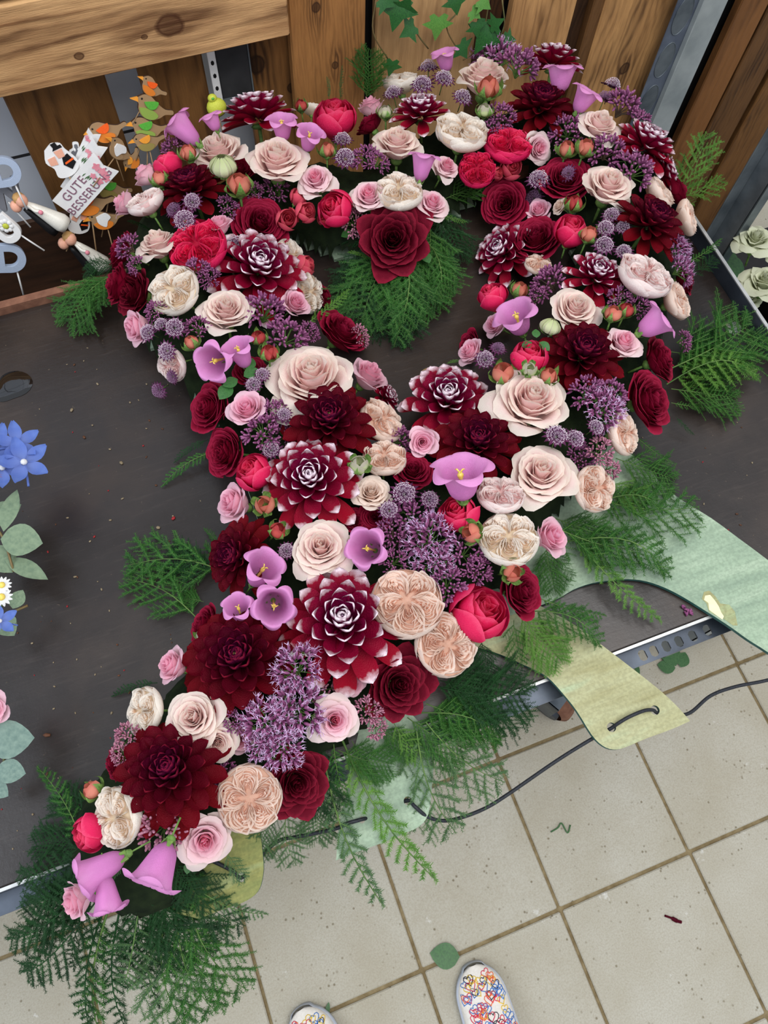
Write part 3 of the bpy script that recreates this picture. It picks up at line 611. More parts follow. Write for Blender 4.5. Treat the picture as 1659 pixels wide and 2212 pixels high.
def make_garden(mat, seed=0, quarters=5, folds=9, indiv=8, flat=.80, rim=0.0):
    """cupped, quartered garden rose"""
    rr = random.Random(seed); inner = MB(); parts = []
    off = rr.uniform(0, 6)
    def dome(r): return flat+.20*(1-r*r)-.16*math.exp(-(r/.16)**2)
    for q in range(quarters):
        th = off+2*PI*q/quarters+rr.uniform(-.15, .15); span = PI/quarters*1.32; reach = rr.uniform(.86, .93)
        for k in range(folds):
            kk = (k+1)/folds; rnd = rr.random(); ph = rr.uniform(0, 6)
            half = span*kk; rout = reach*(.42+.58*kk)*rr.uniform(.94, 1.04); rin = .10+.20*(1-kk)
            zj = rr.uniform(-.05, .05)
            def fn(a, b, half=half, rout=rout, rin=rin, ph=ph, kk=kk, th=th, zj=zj):
                u = 2*b-1; au = abs(u)
                rad = rin+(rout-rin)*(1-au**2.6)**.75; an = th+half*math.copysign(min(1, au**.75), u)*(1-.15*(rad/rout))
                rad2 = rad*(1+.05*math.sin(8*u+ph)); z = dome(rad2)-.26*(1-a)+.03*math.sin(9*u+ph)*a; an += .05*math.sin(11*u+ph)
                rad2 = rad2*(1-.02*(1-a))+.05*a**3; an = th+(an-th)*(1+.13*a**3); lean = 0; z += zj*a-.03*a**6
                return ((rad2+lean*rad)*math.cos(an), (rad2+lean*rad)*math.sin(an), z)
            v, f, c = grid(4, 25, fn, lambda a, b, rnd=rnd, kk=kk: (a, .1+.6*kk, rnd)); inner.add(v, f, c)
    # scattered small petaloids in the eye
    for k in range(9):
        v, f, c = rose_petal(.12+.02*k, k*GA, Hh=flat*.86, flare=.1, w=.9, ph=k, nu=5, nv=5, rnd=rr.random(), topdrop=0, open_=.8); inner.add(v, f, [(x, .1, z) for x, y, z in c])
    inner.add(*grid(7, 24, lambda a, b: (.93*a*math.cos(2*PI*b), .93*a*math.sin(2*PI*b), dome(.93*a)-.17), lambda a, b: (.0, .2+.5*a, .5), closed=True))
    parts.append(('petal_rosette', inner.mesh('petal_rosette', mat), []))
    for i in range(indiv+4):
        g_ = .86+.14*i/(indiv+3); mb = MB(); ph = rr.uniform(0, 6)
        w = rr.uniform(.72, .95); phi = i*GA; Ht = (flat+.04)*(1-.12*(g_-.86)/.14*rr.uniform(.2, 1.6)); rnd = rr.random()
        def fn(a, b, g_=g_, w=w, phi=phi, Ht=Ht, ph=ph):
            u = 2*b-1; s = a*(1-.30*abs(u)**3); ang = phi+w*u*(.4+.6*min(1, s*1.6))
            r = g_*(math.sin(PI*(.04+.60*s))**.75)*1.0+.02*math.sin(4*u+ph)*s**2
            r = max(r, .05); z = Ht*s+.03*math.sin(5*u+ph)*s**3
            return (r*math.cos(ang), r*math.sin(ang), z)
        mb.add(*grid(8, 8, fn, lambda a, b, rnd=rnd: (a*.9, 1, rnd))); parts.append(('petal', mb.mesh('petal', mat), []))
    return parts+[calyx(0)]
def make_dahlia(mat, seed=0, n=78, tipped=False, width=.20, cup=.55, core_mat=None, eye=False, dome=.34, tight=1.0):
    rr = random.Random(seed); parts = []; inner = MB(); n_in = int(n*.30)
    for i in range(n):
        q = i/(n-1); phi = i*GA+rr.uniform(-.09, .09); L = (.86*(1-q)**.75+.16)*rr.uniform(.95, 1.04); e = math.radians(-12+98*q**.9+rr.uniform(-4, 4)); cv = -.35+1.5*q   # curvature
        W_ = width*(.55+.62*(1-q)**.6)*rr.uniform(.92, 1.08); bz = dome*q**.8; br_ = .06+.10*(1-q); rnd = rr.random()
        cu_ = cup*(.7+.9*q) ; tw = rr.uniform(-.15, .15)
        def fn(a, b, L=L, e=e, cv=cv, W_=W_, bz=bz, br_=br_, phi=phi, cu_=cu_, tw=tw):
            u = 2*b-1; a = 1-(1-a)**1.9; m_ = 8; r = br_; z = bz
            for k in range(m_):
                an = e+cv*(a*(k+.5)/m_-.35); r += L*a/m_*math.cos(an); z += L*a/m_*math.sin(an)
            an = e+cv*(a-.35); w_ = W_*(a+.10)**.7*max(0.0, 1-a**4.5)**.5+.002
            lift = cu_*w_*(u*u)*(1.25-.75*a) ; nx_, nz_ = -math.sin(an), math.cos(an)
            y = u*w_*(1-.35*cu_*u*u*(1-a)); rr_ = r+nx_*lift-.03*u*u*a; zz = z+nz_*lift+tw*y
            return (rr_*math.cos(phi)-y*math.sin(phi), rr_*math.sin(phi)+y*math.cos(phi), zz)
        v, f, c = grid(9, 7, fn, lambda a, b, q=q, rnd=rnd: ((1-(1-a)**1.9)*(1 if not tipped else 1-.08*abs(2*b-1)), 1-q, rnd))
        if i >= n-n_in: inner.add(v, f, c)
        else: mb = MB(); mb.add(v, f, c); parts.append(('petal', mb.mesh('petal', mat), []))
    # closed centre
    def small(mb, cnt, r0, L, z0, ee=80):
        for i in range(cnt):
            q = i/cnt; phi = i*GA+1; rb = r0*(1-q)**.5; e = math.radians(ee+20*q)
            def fn(a, b):
                u = 2*b-1; r = rb+L*a*math.cos(e)-.10*a*a*rb*2; z = z0+(.10*q)+L*a*math.sin(e)*(1-.25*a); w_ = .055*math.sin(PI*min(1, .2+.8*a))**.7
                return (r*math.cos(phi)-u*w_*math.sin(phi), r*math.sin(phi)+u*w_*math.cos(phi), z+.02*u*u)
            mb.add(*grid(5, 3, fn, lambda a, b: (a*.95, .0+.2*(1-q), rr.random())))
    cm = MB(); small(cm, 34, .17, .20, dome-.02); 
    parts.append(('inner_petals', inner.mesh('inner_petals', mat), []))
    subs = []
    if eye: ey = MB(); ellip(ey, (0, 0, dome+.16), (.055, .055, .05), 8, 5); subs = [('flower_eye', ey.mesh('flower_eye', M['eye']))]
    parts.append(('flower_centre', cm.mesh('flower_centre', core_mat or mat), subs))
    mb = MB(); tube(mb, [(0, 0, -.7), (0, 0, -.05)], .05, 6); ellip(mb, (0, 0, -.06), (.22, .22, .08), 8, 5); parts.append(('stem', mb.mesh('stem', M['stem']), []))
    return parts
def make_bell():
    def fn(a, b):
        ph = 2*PI*b; s = a; lobe = abs(math.cos(2.5*ph))**.7          # 1 at lobe middle, 0 in notch
        smax = .84+.16*lobe; s = a*smax
        r = .30*(1-(1-min(1, s*4))**2)+.42*s**1.1; k = max(0, (s-.68)/.32); r += .20*k**1.3*(1)+.05*k*math.sin(5*ph)
        z = 1.0*min(s, .86)/.86*1.0 + .06*k - .22*k**2.2
        r *= 1+.03*math.cos(5*ph)*s
        return (r*math.cos(ph), r*math.sin(ph), z)
    mb = MB(); mb.add(*grid(16, 60, fn, lambda a, b: (.25+.75*a, .3+.7*a, .5+.4*math.cos(10*PI*b)), closed=True))
    # scale radius so that rim is 1
    rmax = max(math.hypot(p[0], p[1]) for p in mb.v); mb.v = [(x/rmax, y/rmax, z) for x, y, z in mb.v]
    cor = mb.mesh('bell_corolla', M['bell'])
    ps = MB(); tube(ps, smooth_path([(0, 0, .05), (.01, .0, .4), (.02, .01, .62), (.03, .02, .80)], 3), [.04]*4+[.055]*3+[.09, .10, .05], 7)
    for k in range(3):
        t = 2*PI*k/3; tube(ps, [(.03, .02, .78), (.03+.10*math.cos(t), .02+.10*math.sin(t), .86), (.03+.17*math.cos(t), .02+.17*math.sin(t), .84)], [.03, .025, .01], 5)
    cl = MB(); ellip(cl, (0, 0, -.02), (.17, .17, .10), 10, 5); tube(cl, [(0, 0, -.5), (0, 0, -.05)], .035, 5)
    sp = MB()
    for k in range(5):
        phi = 2*PI*k/5
        sp.add(*grid(5, 3, lambda a, b: ((.17+.16*a+.03*math.sin(3*a))*math.cos(phi)-(2*b-1)*.10*(1-a)*math.sin(phi), (.17+.16*a)*math.sin(phi)+(2*b-1)*.10*(1-a)*math.cos(phi), .0+.28*a)))
    return [('bell_corolla', cor, [('pistil', ps.mesh('pistil', M['yellow']))]), ('calyx', cl.mesh('calyx', M['sepal']), [('sepals', sp.mesh('sepals', M['sepal']))])]
def make_astrantia(seed, dark=False):
    rr = random.Random(seed); fl = MB(); br_ = MB(); n = 46
    for i in range(n):
        q = (i+.5)/n; th = math.acos(1-q*.93); ph = i*GA; d = np.array((math.sin(th)*math.cos(ph), math.sin(th)*math.sin(ph), math.cos(th)))
        p = d*.62*rr.uniform(.92, 1.08)+np.array((0, 0, .12)); Rm = frame(d, rr.uniform(0, 6))
        tube(fl, [np.array((0, 0, .1))+d*.2, p], .022, 3, False, mi=1)
        for k in range(5):
            t = 2*PI*k/5; e1 = Rm @ np.array((math.cos(t)*.12, math.sin(t)*.12, .05)); e2 = Rm @ np.array((math.cos(t+.5)*.05, math.sin(t+.5)*.05, 0)); e3 = Rm @ np.array((math.cos(t-.5)*.05, math.sin(t-.5)*.05, 0))
            fl.add([p+e2, p+e1, p+e3, p+e1*.3+d*.05], [(0, 1, 3), (3, 1, 2)])
    for i in range(15):
        phi = 2*PI*i/15; L = rr.uniform(.9, 1.05)
        br_.add(*grid(5, 3, lambda a, b: ((.15+L*.85*a)*math.cos(phi)-(2*b-1)*.15*math.sin(PI*min(1, .15+.85*a))*math.sin(phi), (.15+L*.85*a)*math.sin(phi)+(2*b-1)*.15*math.sin(PI*min(1, .15+.85*a))*math.cos(phi), .05+.10*math.sin(a*2.6)+.06*(2*b-1)**2), lambda a, b: (a, .6, rr.random())))
    st = MB(); tube(st, [(0, 0, .1), (0, 0, -1.2)], .04, 5)
    return [('florets', fl.mesh('florets', [M['floret_d'] if dark else M['floret'], M['floret_d']], False), []), ('bracts', br_.mesh('bracts', M['bract']), []), ('stem', st.mesh('stem', M['stem']), [])]
def make_cluster(seed, fluffy=False, mat='budpurple', nsub=11, per=9):
    rr = random.Random(seed); bd = MB(); st = MB(); fi = MB()
    for s_ in range(nsub):
        q = (s_+.4)/nsub; th = math.acos(1-q*.80); ph = s_*GA+rr.uniform(-.2, .2); d = np.array((math.sin(th)*math.cos(ph), math.sin(th)*math.sin(ph), math.cos(th)*.8))
        c = d*rr.uniform(.58, .72); tube(st, [(0, 0, -.3), d*.2+np.array((0, 0, -.1)), c], [.04, .03, .02], 4, False)
        for k in range(per):
            t = k*GA; el = .25+1.0*k/per; Rm = frame(nrm(d), 0); dd = Rm @ np.array((math.sin(el)*math.cos(t), math.sin(el)*math.sin(t), math.cos(el)))
            dd = nrm(dd+np.array((rr.uniform(-.2, .2), rr.uniform(-.2, .2), rr.uniform(0, .2)))); p = c+dd*rr.uniform(.14, .30); Lb = rr.uniform(.12, .17)
            Rb = frame(dd); tube(st, [c, p], .012, 3, False)
            rnd = rr.random(); ellip(bd, p+dd*Lb*.5, (.062, .062, Lb), 6, 5, Rm=Rb, cf=lambda a, b, rnd=rnd: (a, rnd, .3+.7*rnd))
            if fluffy:
                tip = p+dd*Lb*1.3
                for j in range(4):
                    e = nrm(dd*1.0+np.array((rr.gauss(0, .6), rr.gauss(0, .6), rr.gauss(0, .6)))); q1 = tip+e*.11; q2 = q1+nrm(e+np.array((rr.gauss(0, .8), rr.gauss(0, .8), rr.gauss(0, .5))))*.10
                    sd = nrm(np.cross(e, (.3, .5, .8)))*.009; fi.add([tip-sd, tip+sd, q1+sd, q1-sd, q2], [(0, 1, 2, 3), (3, 2, 4)])
    parts = [('flower_buds', bd.mesh('flower_buds', M[mat]), []), ('stems', st.mesh('stems', simple('plum_stem', (84, 60, 62), (96, 84, 60), 8) if seed == 0 else M['stem']), [])]
    if fluffy: parts.append(('filaments', fi.mesh('filaments', M['filament'], False), []))
    return parts
def make_bud(mat, seed, opening=.3, sep=1.0, L=1.35):
    """pointed rosebud, radius 1"""
    rr = random.Random(seed); parts = []; mb = MB()
    def prof(s): return math.sin(PI*(.05+.80*s))**.9*(1-.30*s)
    for i in range(5):
        g_ = (i+1)/5; phi = i*GA; rnd = rr.random()
        def fn(a, b):
            u = 2*b-1; s = a*(1-.22*abs(u)**2); ang = phi+1.25*u*(.5+.5*s); r = (.45+.4*g_)*prof(s)*1.15+.02+.03*u
            if a > .8: r += opening*.25*(a-.8)/.2*g_
            return (r*math.cos(ang), r*math.sin(ang), L*(1.12-.16*g_)*s)
        mb.add(*grid(8, 9, fn, lambda a, b: (a, g_, rnd)))
    parts.append(('bud', mb.mesh('bud', mat), []))
    for i in range(5):
        phi = 2*PI*i/5+rr.uniform(-.2, .2); sm = MB(); o_ = rr.uniform(.0, .35)*sep; Ls = L*rr.uniform(.85, 1.25)
        def fn(a, b):
            u = 2*b-1; r = .86*prof(min(1, a*.9))*1.22+.10+o_*a*a*1.1; z = Ls*a*(.98-.1*o_); w_ = .46*math.sin(PI*min(1, .18+.82*a))**.8*(1-.72*a)
            ang = phi; return (r*math.cos(ang)-u*w_*math.sin(ang)-abs(u)*.0, r*math.sin(ang)+u*w_*math.cos(ang), z-.03*u*u)
        sm.add(*grid(8, 4, fn)); parts.append(('sepal', sm.mesh('sepal', M['sepal']), []))
    st = MB(); ellip(st, (0, 0, -.05), (.34, .34, .26), 8, 6); tube(st, [(0, 0, -1.4), (0, 0, -.1)], .09, 6); parts.append(('stem', st.mesh('stem', M['sepal']), []))
    return parts
def make_dbud(seed):
    mb = MB(); rr = random.Random(seed)
    for i in range(26):
        q = i/26; phi = i*GA; rnd = rr.random()
        def fn(a, b):
            u = 2*b-1; s = (.15+.85*a)*(1-.05*q); r = (1.0-.35*q)*math.sin(PI*(.08+.86*s))**.8; w_ = .30*math.sin(PI*min(1, .1+.9*a))**.7
            return (r*math.cos(phi)-u*w_*math.sin(phi), r*math.sin(phi)+u*w_*math.cos(phi), 1.5*s-.5+.02*q)
        mb.add(*grid(7, 4, fn, lambda a, b: (abs(2*b-1)*.9, a, rnd)))
    sp = MB()
    for i in range(6):
        phi = 2*PI*i/6; sp.add(*grid(5, 3, lambda a, b: ((.3+.75*math.sin(a*1.5))*math.cos(phi)-(2*b-1)*.2*(1-a)*math.sin(phi), (.3+.75*math.sin(a*1.5))*math.sin(phi)+(2*b-1)*.2*(1-a)*math.cos(phi), -.45+.5*a*a)))
    return [('bud', mb.mesh('bud', M['budgreen']), []), ('sepals', sp.mesh('sepals', M['sepal']), [])]

TPL = {
 'RB': [make_rose(M['blush'], 30, 13, s, Hh=1.15, flare=.27, ruffle=.028, curl=.9, open_=.74, topdrop=.42, point=.3) for s in (1, 2, 3)],
 'RP': [make_rose(M['pink'], 25, 10, s, Hh=1.2, flare=.30, ruffle=.028, curl=.9, open_=.70, point=.3) for s in (4, 5)],
 'RK': [make_rose(M['rosepink'], 24, 9, s, Hh=1.3, flare=.24, ruffle=.025, curl=.8, open_=.76, topdrop=.35, point=.4) for s in (6, 7)],
 'RE': [make_rose(M['peach'], 36, 13, s, Hh=1.1, flare=.26, ruffle=.035, curl=.9, open_=.76, point=.3) for s in (61,)],
 'RR': [make_rose(M['red'], 42, 14, s, Hh=1.0, flare=.24, ruffle=.02, point=.7, curl=.35, topdrop=.45, open_=.80, narrow=True) for s in (8, 9)],
 'RV': [make_rose(M['crimson'], 46, 14, s, Hh=.98, flare=.16, ruffle=.035, point=.15, curl=.5, topdrop=.38, open_=.88, narrow=True) for s in (10, 11)],
 'HB': [make_rose(M['hot'], 22, 9, s, Hh=1.55, flare=0, close=1, ruffle=.03, topdrop=.10, open_=1.0) for s in (12, 13)],
 'CB': [make_rose(M['coral'], 14, 7, s, Hh=1.5, flare=0, close=1, ruffle=.02, topdrop=.12, open_=1.0) for s in (14,)],
 'WR': [make_rose(M['white'], 24, 10, s, Hh=1.1, flare=.4, ruffle=.05, curl=.8, open_=.66) for s in (15,)],
 'GP': [make_garden(M['peach'], s) for s in (1, 2)], 'GC': [make_garden(M['cream'], s) for s in (3, 4)], 'GK': [make_garden(M['palepink'], 5)],
 'GH': [make_garden(M['hot'], 6, 6, 6), make_garden(M['hot'], 7, 4, 7)],
 'DB': [make_dahlia(M['burgundy'], s, 80, width=.215, cup=.8, eye=(s == 1)) for s in (1, 2)],
 'DW': [make_dahlia(M['tipped'], s, 64, True, width=.225, cup=.7, core_mat=M['tipped2'], dome=.38) for s in (3, 4)],
 'BL': [make_bell()], 'AS': [make_astrantia(1), make_astrantia(2)], 'AD': [make_astrantia(3, True)],
 'CL': [make_cluster(s) for s in (0, 1, 2)], 'CM': [make_cluster(4, mat='budmauve')], 'CF': [make_cluster(s, True, nsub=12) for s in (5, 6)],
 'SB': [make_bud(M['budpeach'], s, .4) for s in (1, 2)], 'SR': [make_bud(M['budred'], 3, .3)], 'GB': [make_bud(M['budgreen'], 4, .1, .3, 1.15)], 'DG': [make_dbud(5)],
}
KIND = { # name, category, look, short look, group, height factor of visual centre
 'RB': ('rose', 'rose', 'open blush cream rose', 'blush rose', 'blush roses in the heart', .75),
 'RP': ('rose', 'rose', 'cream rose with pink centre', 'pink-centred rose', 'pink centred roses in the heart', .8),
 'RK': ('rose', 'rose', 'soft pink rose', 'soft pink rose', 'soft pink roses in the heart', .8),
 'RE': ('rose', 'rose', 'small peach rose', 'peach rose', 'peach roses in the heart', .75),
 'RR': ('rose', 'rose', 'dark red rose with pointed petals', 'pointed red rose', 'dark red roses in the heart', .6),
 'RV': ('rose', 'rose', 'crimson ruffled rose', 'crimson rose', 'crimson roses in the heart', .55),
 'HB': ('cupped_rose', 'rose', 'hot pink cupped rose', 'hot pink rose', 'hot pink cupped roses', .9),
 'CB': ('cupped_rose', 'rose', 'small coral pink rose', 'coral rose', 'small coral roses', .9),
 'WR': ('rose', 'rose', 'greenish white rose', 'white rose', 'white roses in the bucket', .8),
 'GP': ('garden_rose', 'rose', 'peach many-petalled garden rose', 'peach garden rose', 'peach garden roses', .6),
 'GC': ('garden_rose', 'rose', 'cream many-petalled garden rose', 'cream garden rose', 'cream garden roses', .6),
 'GK': ('garden_rose', 'rose', 'pale pink garden rose', 'pale garden rose', 'pale pink garden roses', .6),
 'GH': ('garden_rose', 'rose', 'hot pink quartered garden rose', 'hot pink garden rose', 'hot pink garden roses', .6),
 'DB': ('dahlia', 'dahlia', 'burgundy dahlia', 'burgundy dahlia', 'burgundy dahlias', .28),
 'DW': ('dahlia', 'dahlia', 'crimson dahlia with white tips', 'white-tipped dahlia', 'white tipped dahlias', .3),
 'BL': ('bellflower', 'flower', 'lilac bellflower', 'lilac bellflower', 'lilac bellflowers', 0),
 'AS': ('astrantia', 'flower', 'grey-mauve astrantia', 'astrantia', 'astrantias in the heart', .4),
 'AD': ('astrantia', 'flower', 'dark plum astrantia', 'dark astrantia', 'dark astrantias in the heart', .4),
 'CL': ('bud_cluster', 'flower', 'purple bud cluster', 'purple buds', 'purple bud clusters', .4),
 'CM': ('bud_cluster', 'flower', 'mauve bud cluster', 'mauve buds', 'mauve bud clusters', .4),
 'CF': ('bud_cluster', 'flower', 'fluffy lilac flower cluster', 'fluffy lilac cluster', 'fluffy lilac clusters', .4),
 'SB': ('rosebud', 'rosebud', 'peach rosebud with green sepals', 'peach rosebud', 'peach rosebuds', .6),
 'SR': ('rosebud', 'rosebud', 'red rosebud with green sepals', 'red rosebud', 'red rosebuds', .6),
 'GB': ('rosebud', 'rosebud', 'closed green rosebud', 'green rosebud', 'green rosebuds', .5),
 'DG': ('dahlia_bud', 'flower bud', 'green and white dahlia bud', 'dahlia bud', 'dahlia buds', .2),
}
